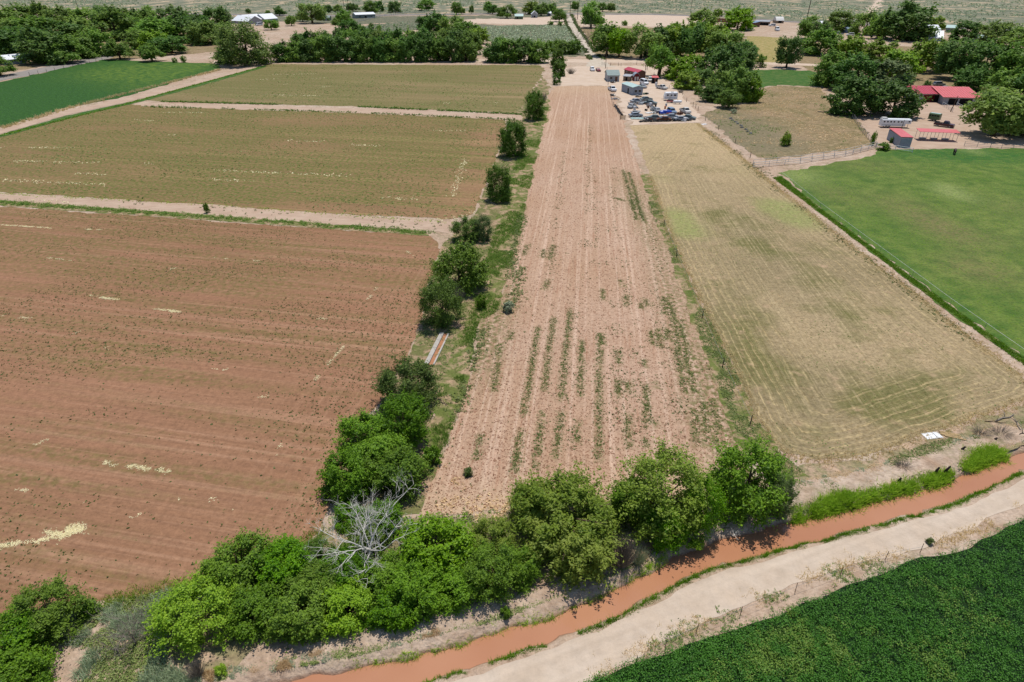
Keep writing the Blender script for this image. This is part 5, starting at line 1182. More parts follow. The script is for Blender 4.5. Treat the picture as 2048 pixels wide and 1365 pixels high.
house('adobe_house', (1424, 44), (1460, 46), 14, 3.2, .3, 'adobe', 'tanwall', 'brown flat roofed adobe house behind the yard trees', 'flat', openings=(W(.2, wd=1.8), D(.5), W(.8, wd=1.8)))
house('blue_shed', (1494, 54), (1508, 55), 8, 3.4, .8, 'brownwall', 'lblue', 'tall shed with a pale blue roof in the far right lot', 'mono', openings=(D(.5, 3, mt='dark', ht=2.6),))
house('row_building', (1508, 50.5), (1537, 51.5), 7, 3.0, .5, 'tanwall', 'greywall', 'long low building with dark doorways in the far right lot', 'mono', openings=tuple(('doorway', 'f', .12 + .19 * k, 2.2, .05, 2.2, 'dark') for k in range(5)))
house('hoop_shed', (1552, 47), (1567, 47), 9, 2.2, 3.0, 'tanwall', 'offwhite', 'cream arched shed beside the far right driveway', 'round', .2, openings=(D(.5, 3, mt='dark', ht=2),))
house('white_cottage', (1643, 56), (1657, 56), 9, 3.0, 1.8, 'bluegrey', 'white', 'small white cottage among the ranch grove trees', 'gable', openings=(W(.3), D(.65)))
house('blue_carport', (1694, 67), (1710, 67), 9, 3.0, 1.0, 'lblue', 'lblue', 'blue carport with vehicles among the ranch grove trees', 'gable', openings=(('doorway', 'f', .5, 5, .05, 2.2, 'dark'),))
house('white_hall', (1852, 70), (1882, 70), 16, 2.3, 3.9, 'bluegrey', 'white', 'wide white roofed hall right of the biggest far tree', openings=(W(.3, wd=2), W(.7, wd=2)))
house('white_hall', (1855, 83), (1884, 84), 15, 2.3, 3.9, 'bluegrey', 'white', 'second white roofed hall in front of the wide one', openings=(W(.3, wd=2), D(.5), W(.7, wd=2)))
house('teal_barn', (1890, 64), (1915, 65), 10, 3.0, 1.6, 'teal', 'tealroof', 'pale teal roofed barn behind the dark far tree', openings=(W(.5, wd=2),))
house('teal_barn', (1944, 84), (1974, 86), 8, 3.0, 1.2, 'bluegrey', 'tealroof', 'long pale blue roofed building at the far right', openings=(W(.3, wd=2), W(.7, wd=2)))
house('white_cottage', (14, 131), (54, 127), 9, 2.6, 1.8, 'bluegrey', 'white', 'white roofed house at the left edge by the gravel road', 'gable', openings=(W(.3), D(.6), W(.85)))
house('grey_house', (8, 108), (36, 105), 9, 2.8, 1.5, 'tanwall', 'greywall', 'grey roofed house deep in the left wood', 'gable', openings=(W(.3), D(.6)))

# ------------------------------------------------------------------ vehicles
_car = {}
def car(px, py, heading, kind, paint, label, name=None, group=None, scale=1.0, z=0.0):
    b = P(px, py)
    spec = {'sedan': (4.6, 1.75, 1.42), 'suv': (4.7, 1.9, 1.75), 'pickup': (5.5, 1.95, 1.8), 'van': (5.2, 2.0, 2.1)}[kind]
    L, Wd, Hh = spec
    o = empty(name or {'sedan': 'parked_car', 'suv': 'parked_car', 'pickup': 'pickup_truck', 'van': 'parked_van'}[kind], (b[0], b[1], z), R(heading), label, 'truck' if kind == 'pickup' else 'van' if kind == 'van' else 'car', group)
    o.scale = (scale,) * 3
    key = kind
    if key not in _car:
        d = {}
        l, g = L / 2, .28
        body = {'sedan': [(-l, g + .1), (-l, .82), (-l + .2, .92), (l - 1.2, .95), (l - .1, .78), (l, .55), (l, g)],
                'suv': [(-l, g + .1), (-l, .98), (-l + .1, 1.06), (l - 1.2, 1.06), (l - .1, .9), (l, .6), (l, g)],
                'pickup': [(-l, g + .2), (-l, 1.02), (l - 1.4, 1.08), (l - .1, .98), (l, .7), (l, g)],
                'van': [(-l, g + .1), (-l, 1.2), (l - .9, 1.2), (l - .1, .95), (l, .6), (l, g)]}[kind]
        cab = {'sedan': (-1.55, -1.0, .45, 1.1), 'suv': (-2.25, -1.95, .55, 1.1), 'pickup': (-.35, -.15, .95, 1.45), 'van': (-2.55, -2.4, 1.05, 1.75)}[kind]
        zb = max(p[1] for p in body) - .02
        def tapered(prof, w0, w1, z0_, z1):          # extrude across with tumblehome
            n = len(prof); vs_ = []
            for sgn in (-1, 1):
                for x, z in prof:
                    f = min(1, max(0, (z - z0_) / (z1 - z0_))); vs_.append((x, sgn * (w0 + (w1 - w0) * f) / 2, z))
            return vs_, [tuple(range(n)), tuple(reversed(range(n, 2 * n)))] + [((i + 1) % n, i, n + i, n + (i + 1) % n) for i in range(n)]
        m = MB(); m.add(*tapered(body, Wd, Wd * .95, .4, zb)); d['body'] = m
        x0, x1, x2, x3 = cab
        m = MB(); m.add(*tapered([(x0, zb), (x1, Hh), (x2, Hh), (x3, zb)], Wd * .93, Wd * .74, zb, Hh)); d['cabin'] = m
        wn_ = MB()
        zc0, zc1 = zb + .06, Hh - .1
        f0 = lambda z, a_, b_: a_ + (b_ - a_) * (z - zb) / (Hh - zb)
        for sgn in (-1, 1):
            y0, y1 = sgn * (f0(zc0, Wd * .93, Wd * .74) / 2 + .012), sgn * (f0(zc1, Wd * .93, Wd * .74) / 2 + .012)
            q = [(f0(zc0, x0, x1) + .12, y0, zc0), (f0(zc0, x3, x2) - .14, y0, zc0), (f0(zc1, x3, x2) - .14, y1, zc1), (f0(zc1, x0, x1) + .12, y1, zc1)]
            wn_.add(q, [(0, 1, 2, 3)])
        for (a_, b_, e) in ((x0, x1, -.015), (x3, x2, .015)):
            q = [(f0(zc0, a_, b_) + e, -Wd * .4, zc0), (f0(zc0, a_, b_) + e, Wd * .4, zc0), (f0(zc1, a_, b_) + e, Wd * .33, zc1), (f0(zc1, a_, b_) + e, -Wd * .33, zc1)]
            wn_.add(q, [(0, 1, 2, 3)])
        d['window'] = wn_
        if kind == 'pickup':
            d['cargo_bed'] = MB().box((-1.6, 0, zb + .03), (2.1, Wd * .78, .04))
        wh = MB()
        wh.tube([(0, -.11, 0), (0, .11, 0)], [.34, .34], 12); d['wheel'] = wh
        rim = MB(); rim.tube([(0, -.125, 0), (0, .125, 0)], [.2, .2], 10); d['rim'] = rim
        for s_ in (1,):
            d['headlight'] = MB().box((0, 0, 0), (.06, .34, .16))
        ms = {}
        for k, mb in d.items():
            me_ = bpy.data.meshes.new(k); me_.from_pydata(mb.v, [], mb.f); me_.update(); ms[k] = me_
        _car[key] = ms
    ms = _car[key]
    def part(nm, mt, parent=o, loc=(0, 0, 0)):
        me_ = ms[nm]
        if not me_.materials: me_.materials.append(MT[mt])
        c = bpy.data.objects.new(nm, me_); COL.objects.link(c); c.parent = parent; c.location = loc
        c.material_slots[0].link = 'OBJECT'; c.material_slots[0].material = MT[mt]; return c
    part('body', paint); cb = part('cabin', paint); part('window', 'glass', cb)
    if kind == 'pickup': part('cargo_bed', 'dark')
    for sx in (-1, 1):
        for sy in (-1, 1):
            w_ = part('wheel', 'tyre', o, (sx * L * .31, sy * (Wd / 2 - .1), .34)); part('rim', 'metal', w_)
    for sy in (-1, 1): part('headlight', 'offwhite', o, (L / 2 + .01, sy * Wd * .33, .68 if kind == 'sedan' else .78))
    return o
car(1184.5, 142, -88, 'suv', 'white', 'white sport utility car parked nose first left of the lane mouth')
car(1196.5, 143, -85, 'sedan', 'red', 'dark red car parked beside the white one')
car(1224, 182, -80, 'pickup', 'white', 'white pickup with a dark load in front of the grey gabled shed', scale=1.05)
car(1288, 169, -75, 'van', 'white', 'white van beside the teal roofed trailer house')
car(1285, 176, -70, 'sedan', 'silver', 'small silver car right of the teal roofed trailer house')
car(1300, 163, -100, 'suv', 'offwhite', 'off white car beside the dark hut with the red roof')
car(1323, 178.5, -60, 'pickup', 'offwhite', 'off white pickup parked below the dark hut')
car(1343, 227, -80, 'suv', 'lblue', 'light blue car in the scrap row beside the blue boat')
car(1370, 226, -78, 'pickup', 'offwhite', 'whitish pickup at the right end of the scrap row')
car(1377, 239, -25, 'sedan', 'teal', 'faded teal car behind the right end of the tyre wall')
car(1308, 239, 172, 'sedan', 'teal', 'faded dark teal car behind the middle of the tyre wall')
car(1341, 237, 175, 'sedan', 'silver', 'grey car body behind the tyre wall right of the middle')
car(1292, 201.5, 15, 'sedan', 'teal', 'dull green car wreck at the top of the scrap heap')
car(1272, 205, 30, 'sedan', 'greywall', 'grey car wreck at the top left of the scrap heap')
car(1413, 168, 160, 'pickup', 'white', 'white pickup half hidden behind the yard thicket')
car(1887, 254, -42, 'pickup', 'maroon', 'dark maroon pickup towing the green trailer in the ranch yard')
car(1497, 62, 170, 'suv', 'silver', 'silver car left of the far right lot', scale=1.3)
car(1544, 53, 175, 'suv', 'white', 'white car in the middle of the far right lot', scale=1.2)
car(1554, 62, -100, 'van', 'white', 'white truck before the cream arched shed', scale=1.4)
car(1678, 70, 150, 'pickup', 'silver', 'silver pickup left of the blue carport', scale=1.2)
car(1700, 72, 170, 'suv', 'white', 'white car before the blue carport', scale=1.2)
car(518, 52, -120, 'van', 'white', 'white van below the middle white roofed building', scale=1.3)
car(455, 52, 170, 'suv', 'silver', 'silver car left of the white roofed buildings', scale=1.3)
car(1353, 51.5, 175, 'sedan', 'dark', 'dark car on the bare pale lot by the highway', scale=1.2)
car(1890, 180, 10, 'sedan', 'lblue', 'pale blue car behind the ranch barn')
car(1877, 172, 5, 'suv', 'silver', 'silver car in the shade behind the ranch barn')

for x_, y_, h_, m__, l_ in [(1263, 216, 60, 'greywall', 'grey car wreck at the left rim of the scrap ring'), (1271, 234, 10, 'silver', 'silver car wreck at the lower left of the scrap ring'), (1301, 209, -20, 'teal', 'faded teal car wreck at the upper right of the scrap ring'), (1313, 224, 100, 'greywall', 'grey car wreck at the right rim of the scrap ring'), (1327, 242.5, 178, 'rust', 'rusty car wreck directly behind the tyre wall middle'), (1362, 241.5, 5, 'greywall', 'grey car wreck behind the right part of the tyre wall')]: car(x_, y_, h_, 'sedan', m__, l_, name='car_wreck')
def wheels(o, xs, y, r=.33, w=.2):
    for x in xs:
        for sy in (-1, 1):
            q = MB().tube([(x, sy * y - w / 2, r), (x, sy * y + w / 2, r)], [r, r], 12).build('wheel', 'tyre', o)
            MB().tube([(x, sy * y - w / 2 - .02, r), (x, sy * y + w / 2 + .02, r)], [r * .55, r * .55], 10).build('rim', 'metal', q)
def horse_trailer():
    a, rz, _ = frame_px((1761, 256), (1806, 257))
    o = empty('horse_trailer', (a[0], a[1], 0), rz, 'long white horse trailer with a row of dark windows in the ranch yard', 'trailer')
    L, Wd = 7.0, 2.1
    pr = lambda z0: [(0, z0), (0, 2.3), (.18, 2.55), (Wd - .18, 2.55), (Wd, 2.3), (Wd, z0)]
    b = MB().prism(pr(.5), 0, L); b.prism(pr(1.25), L - .02, L + 1.5); b.build('body', 'white', o)
    for i in range(6): MB().box((.7 + i * .95 + (.25 if i > 3 else 0), -.02, 1.85), (.45, .05, .42)).build('window', 'glass', o)
    MB().box((L + .9, -.02, 1.95), (.5, .05, .4)).build('window', 'glass', o)
    MB().box((.8, Wd / 2, 2.75), (1.5, 1.5, .4), 0, .85).build('hay_pod', 'offwhite', o)
    MB().box((L / 2, -.025, .95), (L - .2, .04, .1)).build('stripe', 'silver', o)
    MB().tube([(L + 1.2, Wd / 2, 1.25), (L + 1.2, Wd / 2, 0)], [.07, .07], 8).build('hitch_leg', 'metal', o)
    w = empty('axle', (0, Wd / 2, 0)); w.parent = o
    wheels(w, (1.6, 2.4), Wd / 2 - .1)
    MB().prism([(1.15, .72), (1.2, .8), (2.8, .8), (2.85, .72)], -.08, .12, 'y').build('fender', 'metal', o)
horse_trailer()
def green_trailer():
    b = P(1874, 243); o = empty('stock_trailer', (b[0], b[1], 0), R(-48), 'small green box trailer hitched behind the maroon pickup', 'trailer')
    MB().prism([(-.95, .5), (-.95, 2.1), (-.75, 2.35), (.75, 2.35), (.95, 2.1), (.95, .5)], -2.6, .6).build('body', 'green', o)
    for i in range(4): MB().box((-2.2 + i * .75, -.965, 1.7), (.55, .04, .35)).build('vent_slot', 'dark', o)
    MB().box((-1, 0, 2.37), (2.8, 1.2, .04)).build('roof_panel', 'tealroof', o)
    MB().tube([(.6, 0, .55), (1.5, 0, .5)], [.05, .05], 6).build('drawbar', 'metal', o)
    wheels(o, (-1.4, -.7), .85)
green_trailer()
def travel_trailer():
    a, rz, _ = frame_px((1329, 202), (1352, 202)); o = empty('travel_trailer', (a[0], a[1], 0), rz, 'white travel trailer with blue windows at the right of the yard', 'trailer')
    MB().prism([(0, .5), (-.1, 1.5), (.25, 2.75), (4.6, 2.85), (4.7, 2.6), (4.7, .5)], 0, 2.3, 'y').build('body', 'white', o)
    for x, w in ((1.0, .7), (2.4, .5), (3.7, 1.0)): MB().box((x, -.02, 1.95), (w, .05, .55)).build('window', 'glass', o)
    MB().box((1.9, -.02, 1.35), (.6, .04, 1.6)).build('door', 'offwhite', o); MB().box((2.3, -.03, 1.0), (4.5, .04, .14)).build('stripe', 'lblue', o)
    MB().box((2.8, 1.1, 2.95), (.8, .7, .22)).build('roof_vent', 'offwhite', o)
    ax = empty('axle', (0, 1.15, 0)); ax.parent = o; wheels(ax, (2.0, 2.75), 1.0)
    MB().tube([(0, 1.15, .5), (-1.1, 1.15, .45)], [.06, .05], 6).build('drawbar', 'dark', o)
travel_trailer()
def propane():
    b = P(1354.5, 208.5); o = empty('propane_tank', (b[0], b[1], 0), R(-4), 'white capsule shaped propane tank right of the yard', 'tank')
    n = 8; pts = []; rs = []
    for k in range(n + 1):
        t = k / n * math.pi / 2; pts.append((-1.1 - .5 * math.cos(t), 0, .85)); rs.append(max(.02, .5 * math.sin(t)))
    for k in range(n + 1):
        t = k / n * math.pi / 2; pts.append((1.1 + .5 * math.sin(t), 0, .85)); rs.append(max(.02, .5 * math.cos(t)))
    MB().tube(pts, rs, 16).build('tank', 'white', o, True)
    for x in (-.8, .8): MB().box((x, 0, .2), (.12, .7, .42)).build('leg', 'metal', o)
    MB().tube([(0, 0, 1.3), (0, 0, 1.5)], [.16, .16], 10).build('valve_dome', 'metal', o)
propane()
def boat():
    b = P(1331, 229); o = empty('covered_boat', (b[0], b[1], 0), R(12), 'blue tarp covered boat with an orange stripe in the scrap row', 'boat')
    secs = []
    m = MB(); n = 10; prof = lambda k: (math.sin(math.pi * min(1, (k + 1.2) / 6)) if k < 5 else 1 - .15 * (k - 5) / 5)
    rows = []
    for k in range(n + 1):
        x = -2.3 + 4.6 * k / n; w = .95 * max(.12, prof(k)); hh = .6 + .55 * math.sin(math.pi * (k + .6) / (n + 1.2))
        rows.append([(x, w * math.cos(t), .35 + hh * math.sin(t)) for t in [math.pi * j / 8 for j in range(9)]])
    V = [p for r in rows for p in r]
    m.add(V, [(i * 9 + j, i * 9 + j + 1, (i + 1) * 9 + j + 1, (i + 1) * 9 + j) for i in range(n) for j in range(8)])
    m.build('tarp', 'blue', o, True)
    h = MB(); V = [p for k, r in enumerate(rows) for p in ((r[0][0], r[0][1], .35), (r[0][0], r[0][1] * .5, .02), (r[0][0], -r[0][1] * .5, .02), (r[0][0], -r[0][1], .35))]
    h.add(V, [(i * 4 + j, i * 4 + j + 1, (i + 1) * 4 + j + 1, (i + 1) * 4 + j) for i in range(n) for j in range(3)]); h.build('hull', 'white', o)
    MB().box((.9, -.95, .5), (2.0, .08, .3)).build('stripe', 'orange', o)
boat()

# ------------------------------------------------------------------ scrap yard clutter
tyre_me = None
def tyre_mesh():
    mb = MB(); n = 10; prof_ = [(.19, -.1), (.33, -.1), (.36, 0), (.33, .1), (.19, .1)]
    for k in range(n):
        a = 2 * math.pi * k / n
        for r, z in prof_: mb.v.append((r * math.cos(a), r * math.sin(a), z))
    for k in range(n):
        for j in range(5):
            mb.f.append((k * 5 + j, ((k + 1) % n) * 5 + j, ((k + 1) % n) * 5 + (j + 1) % 5, k * 5 + (j + 1) % 5))
    me_ = bpy.data.meshes.new('tyre'); me_.from_pydata(mb.v, [], mb.f); me_.update(); me_.materials.append(MT['tyre']); return me_
TY = tyre_mesh()
def tyre(x, y, z, tilt, rz, par):
    o = bpy.data.objects.new('tyre', TY); COL.objects.link(o); o.parent = par; o.location = (x - par.location.x, y - par.location.y, z); o.rotation_euler = (tilt, 0, rz)
a, b = P(1281, 245), P(1383, 242.5)
tw_ = empty('tyre_wall', (a[0], a[1], 0), 0, 'long low wall of old black tyres edging the scrap yard', 'tyre wall')
for k in range(36):
    for row in range(3):
        f = (k + .5 * (row % 2) + random.uniform(-.15, .15)) / 35.5
        p = a + (b - a) * f
        tyre(p[0] + random.uniform(-.1, .1), p[1] + row * .62 + random.uniform(-.15, .15), .1 + .21 * (1 if row == 1 else 0) + (.2 if random.random() < .4 else 0), random.uniform(-.25, .25) if random.random() < .7 else 1.2, random.random() * 6, tw_)
a, b = P(1230, 213), P(1243, 231)
tw_ = empty('tyre_stack', (a[0], a[1], 0), 0, 'dark row of stacked tyres left of the yard track', 'tyre stack')
for k in range(22):
    p = a + (b - a) * (k / 21)
    for z in range(2 if k % 3 else 3): tyre(p[0] + random.uniform(-.3, .3), p[1] + random.uniform(-.2, .2), .1 + z * .21, random.uniform(-.1, .1), random.random() * 6, tw_)
def sheetpile(px, py, rz, n, w, l, mat, label, name='sheet_pile', cat='scrap'):
    b = P(px, py); o = empty(name, (b[0], b[1], 0), R(rz), label, cat)
    for k in range(n):
        m = MB(); cn = 8; prf = []
        for j in range(cn + 1): prf.append((-w / 2 + w * j / cn, .06 + .05 * k + (.05 if j % 2 else 0)))
        prf += [(x, z - .02) for x, z in prf[::-1]]
        m.prism(prf, -l / 2 + random.uniform(-.3, .3), l / 2, 'y'); q = m.build('sheet', mat, o); q.rotation_euler = (0, 0, random.uniform(-.12, .12)); q.location = (0, 0, k * .02)
    return o
def drum(px, py, mat, label, lying=False):
    b = P(px, py); o = empty('steel_drum', (b[0], b[1], 0), random.random() * 6, label, 'drum')
    z = .3 if lying else 0
    pts = [(0, -.45, .3), (0, .45, .3)] if lying else [(0, 0, 0), (0, 0, .9)]
    MB().tube(pts, [.3, .3], 12).build('shell', mat, o)
    for f in (.05, .5, .95):
        p0 = [pts[0][i] + (pts[1][i] - pts[0][i]) * (f - .03) for i in range(3)]; p1 = [pts[0][i] + (pts[1][i] - pts[0][i]) * (f + .03) for i in range(3)]
        MB().tube([p0, p1], [.32, .32], 12).build('hoop', mat, o)
def appliance(px, py, rz, mat, label):
    b = P(px, py); o = empty('old_appliance', (b[0], b[1], 0), R(rz), label, 'appliance')
    MB().box((0, 0, .6), (.8, .75, 1.2), 0, .97).build('cabinet', mat, o); MB().box((0, -.4, .55), (.6, .05, .7)).build('door', 'offwhite', o); MB().box((.2, -.44, .9), (.05, .05, .3)).build('handle', 'dark', o)
def heap(px, py, rz, mats, label, n=14, r=1.2, name='scrap_heap'):
    b = P(px, py); o = empty(name, (b[0], b[1], 0), R(rz), label, 'scrap')
    for k in range(n):
        m = MB(); t = random.random()
        x, y = random.gauss(0, r * .45), random.gauss(0, r * .45); z = .12 + max(0, .5 - .4 * math.hypot(x, y) / r) * random.random()
        if t < .4: m.tube([(x, y, z), (x + random.uniform(-1, 1), y + random.uniform(-1, 1), z + random.uniform(0, .5))], [.05, .05], 5); nm = 'pipe'
        elif t < .75: m.box((x, y, z), (random.uniform(.3, 1.1), random.uniform(.3, .8), random.uniform(.1, .5)), random.random() * 3, random.uniform(.7, 1)); nm = 'panel'
        else: m.tube([(x, y, z - .1), (x, y, z + .25)], [.3, .28], 9); nm = 'can'
        m.build(nm, random.choice(mats), o)
GY = ['metal', 'greywall', 'rust', 'teal', 'offwhite', 'tyre', 'silver']
sheetpile(1288, 207, 5, 6, 5.5, 3.2, 'metal', 'stack of grey corrugated sheets at the top of the scrap heap')
sheetpile(1280, 238, 0, 3, 6, 2.0, 'tealroof', 'pale roofing sheets lying along the left end of the tyre wall')
sheetpile(1273, 224, 70, 3, 3, 2.0, 'metal', 'grey sheets propped at the left side of the scrap heap')
sheetpile(1302, 226, 20, 2, 4, 1.6, 'offwhite', 'loose pale sheets in the middle of the scrap heap')
for i, (x, y, l) in enumerate([(1264, 208, 'scrap heap at the upper left corner of the scrap area'), (1268, 214, 'scrap heap below the upper left one'), (1276, 209, 'scrap heap left of the corrugated sheet stack'), (1299, 211, 'scrap heap right of the corrugated sheet stack'), (1305, 217, 'scrap heap on the right side of the scrap area'), (1308, 223, 'scrap heap nearest the bare centre on the right'), (1272, 229, 'scrap heap at the lower left near the tyre wall'), (1290, 238, 'scrap heap behind the left part of the tyre wall'), (1318, 240, 'scrap heap behind the tyre wall beside the dark teal car'), (1330, 238, 'scrap heap below the blue covered boat'), (1355, 238, 'scrap heap behind the tyre wall below the rusty frame'), (1366, 241, 'scrap heap left of the faded teal car'), (1225, 192, 'small junk pile below the white pickup at the fence'), (1229, 199, 'junk pile at the fence above the dark tyre stack'), (1292, 189, 'green tinged junk right of the trailer house front'), (1276, 194, 'junk pile before the trailer house'), (1226, 166, 'lumber and junk before the grey gabled shed')]):
    heap(x, y, i * 37, GY if i not in (14,) else ['green', 'teal', 'dark'], l, 16, 1.3)
RING = [(1262, 211), (1265, 217), (1270, 217), (1269, 226), (1275, 233), (1283, 236), (1297, 240), (1304, 236), (1310, 228), (1306, 220), (1300, 214), (1294, 209), (1281, 206), (1324, 236), (1336, 241), (1349, 241), (1361, 242), (1350, 235), (1345, 240)]
for i, (x, y) in enumerate(RING): heap(x, y, i * 29, GY, 'knee high junk heap, %s in the ring round the bare scrap yard centre' % ORD[i], 14, 1.2)
heap(1359, 229, 0, ['rust', 'rust', 'dark', 'brownwall'], 'rusty brown machinery frame between the blue and whitish cars', 26, 1.5)
for i, (x, y, m, l) in enumerate([(1296, 217, 'rust', 'rusty drum on the bare centre of the scrap area'), (1311, 215, 'dark', 'black drum standing at the right of the scrap area'), (1292, 222, 'dark', 'dark drum lying on the bare pale centre'), (1332, 213, 'lblue', 'blue drum alone above the covered boat'), (1330, 218, 'orange', 'orange drum alone above the covered boat')]): drum(x, y, m, l, i == 2)
for i, (x, y, m, l) in enumerate([(1269, 220, 'white', 'white appliance at the left of the scrap area'), (1301, 213, 'white', 'white appliance right of the corrugated stack'), (1312, 171, 'white', 'white box shaped appliance below the dark hut'), (1330, 240, 'offwhite', 'pale appliance behind the tyre wall middle'), (1369, 243, 'white', 'white appliance at the right end of the tyre wall')]): appliance(x, y, i * 50, m, l)
def flat_trailer():
    b = P(1343, 206); o = empty('flatbed_trailer', (b[0], b[1], 0), R(-4), 'low red flatbed trailer before the white travel trailer', 'trailer')
    MB().box((0, 0, .5), (3.6, 1.5, .12)).build('deck', 'red', o); MB().tube([(1.8, 0, .5), (3.0, 0, .45)], [.05, .05], 6).build('drawbar', 'red', o); wheels(o, (0,), .85, .3)
    for x in (-1.75, 1.75): MB().box((x, 0, .68), (.06, 1.5, .24)).build('end_board', 'red', o)
flat_trailer()
def gate(px0, px1, label):
    a, rz, L = frame_px(px0, px1); o = empty('wooden_gate', (a[0], a[1], -.05), rz, label, 'gate')
    for k in range(5): MB().box((L / 2, 0, .3 + k * .25), (L, .05, .14)).build('board', 'wood', o)
    for x in (0, L): MB().box((x, .06, .75), (.14, .07, 1.5)).build('post', 'post', o)
gate((1240, 240), (1250, 240), 'weathered board gate at the foot of the dark tyre stack')
def woodpile(px, py, rz, label, n=9, l=2.4):
    b = P(px, py); o = empty('lumber_pile', (b[0], b[1], 0), R(rz), label, 'lumber')
    for k in range(n): q = MB().box((0, 0, 0), (l, .18, .08)).build('plank', 'wood', o); q.location = (random.uniform(-.3, .3), (k % 4) * .22, .06 + (k // 4) * .09); q.rotation_euler = (0, 0, random.uniform(-.1, .1))
woodpile(1278, 195, 10, 'bright timber pile before the trailer house')

# ------------------------------------------------------------------ poles, fences
def pole(px, py, h, label, lean=0.0, cross=True, r=.15):
    b = P(px, py); o = empty('utility_pole', (b[0], b[1], -.05), 0, label, 'pole')
    MB().tube([(0, 0, 0), (lean * .5, 0, h * .5), (lean, 0, h)], [r, r * .88, r * .7], 8).build('shaft', 'pole', o, True)
    if cross:
        MB().box((lean, 0, h - .5), (2.4, .12, .14)).build('crossarm', 'pole', o)
        for x in (-1.05, 0, 1.05): MB().tube([(lean + x, 0, h - .43), (lean + x, 0, h - .2)], [.05, .06], 6).build('insulator', 'metal', o)
pole(1211, 137, 9.5, 'utility pole at the corner of the scrap yard by the lane')
pole(1291, 141, 9.5, 'utility pole behind the scrap yard near the leaning tree')
pole(1140, 32, 14, 'left of two poles where the lane meets the highway', r=.3)
pole(1155, 39, 14, 'right of two poles where the lane meets the highway', r=.3)
pole(1614, 38, 22, 'tall dark pole in front of the desert at the right', r=.4)
pole(689, 23, 13, 'left pole of the pair behind the far barn', r=.3)
pole(698, 26, 13, 'right pole of the pair behind the far barn', r=.3)
pole(1381, 27, 16, 'thin pole by the highway above the yard trees', r=.25)
pole(157, 20, 12, 'thin pole in the desert above the left wood', r=.25)
pole(1901, 224, 5.2, 'leaning pole before the open barn stalls', .8, False)
pole(1801, 262, 3.2, 'short pole at the end of the long horse trailer', .25, False, .1)
def fence(px, label, posth=1.3, wires=(.5, 1.0), rail=None, prad=.06, pmat='post', name='wire_fence', step=None, wr=.012, wmat='metal', cat='fence', skip=1):
    w = PX(px)
    if step:
        out = []
        for a, b in zip(w[:-1], w[1:]):
            k = max(1, int(round(np.linalg.norm(b - a) / step)))
            out += [a + (b - a) * i / k for i in range(k)]
        w = np.array(out + [w[-1]])
    o = empty(name, (w[0][0], w[0][1], -.06), 0, label, cat)
    loc = w - w[0]
    pm = MB().tube([(0, 0, 0), (0, 0, posth)], [prad, prad * .9], 7)
    pme = bpy.data.meshes.new('post'); pme.from_pydata(pm.v, [], pm.f); pme.update(); pme.materials.append(MT[pmat])
    for i, p in enumerate(loc):
        q = bpy.data.objects.new('post', pme); COL.objects.link(q); q.parent = o; q.location = (p[0], p[1], 0)
        q.rotation_euler = (random.uniform(-.06, .06), random.uniform(-.06, .06), 0)
    for z in wires:
        MB().tube([(p[0], p[1], z) for p in loc], [wr] * len(loc), 5).build('rail' if rail else 'wire', wmat, o)
    return o
fence([(1328, 453), (1353, 514), (1404, 637), (1445, 734), (1500, 850)], 'sparse wire fence posts between the tilled strip and the stubble', 1.3, (.9,))
fence([(1294, 141), (1308, 151), (1338, 178), (1365, 190), (1373, 204), (1386, 213), (1391, 217), (1396, 222), (1411, 241), (1437, 260), (1470, 287), (1500, 316)], 'wire fence with dark posts along the right side of the yard', 1.5, (.5, 1.0), prad=.08)
fence([(1204, 131), (1208, 131), (1221, 132), (1237, 132), (1242, 133), (1273, 130), (1287, 133), (1294, 140)], 'short post fence behind the scrap yard', 1.6, (.6, 1.1), prad=.09)
fence([(1214, 140), (1216, 170), (1222, 195), (1226, 212), (1242, 238)], 'wire fence along the left side of the scrap yard', 1.4, (.5, 1.0), prad=.08)
fence([(1506, 336), (1600, 327), (1690, 313), (1750, 297)], 'white pipe rail fence along the lane beside the pasture', 1.35, (.35, .8, 1.3), True, .06, 'offwhite', 'rail_fence', 4, .05, 'offwhite')
fence([(1506, 330), (1600, 321), (1690, 308), (1752, 293)], 'second pipe rail fence on the lot side of the lane', 1.35, (.6, 1.3), True, .06, 'offwhite', 'rail_fence', 4, .045, 'offwhite')
fence([(1752, 296), (1790, 301), (1824, 306)], 'white rail fence in front of the red roofed shed', 1.35, (.45, .9, 1.3), True, .07, 'white', 'rail_fence', 3, .06, 'white')
fence([(1702, 232), (1722, 262), (1740, 284), (1752, 296)], 'grey mesh fence between the weedy lot and ranch yard', 1.5, (.3, .7, 1.1, 1.45), True, .06, 'metal', 'rail_fence', 3, .03)
fence([(1562, 352), (1640, 415), (1760, 505), (1900, 610), (2048, 715), (2200, 825)], 'white rope fence along the left edge of the pasture', 1.05, (.98,), True, .025, 'metal', 'rope_fence', 9, .02, 'offwhite')
fence([(1928, 293), (1980, 296), (2048, 300), (2140, 305)], 'grey rail fence under the big tree right of the ranch yard', 1.4, (.4, .8, 1.3), True, .06, 'metal', 'rail_fence', 3, .04)
for i, (p, l) in enumerate([([(1884, 212), (1905, 224)], 'left pen rail before the open barn stalls'), ([(1912, 213), (1930, 223)], 'middle pen rail before the open barn stalls'), ([(1935, 212), (1955, 223)], 'right pen rail before the open barn stalls'), ([(1832, 208), (1850, 200)], 'white loading chute rail at the left barn doors')]):
    fence(p, l, 1.4, (.4, .8, 1.3), True, .05, 'offwhite', 'pen_rail', 2.5, .04, 'offwhite')
fence([(716, 45), (760, 35), (800, 29), (850, 27), (870, 31)], 'long grey fence around the slope right of the far barn', 2.0, (.6, 1.2, 1.9), True, .12, 'metal', 'rail_fence', 6, .1)
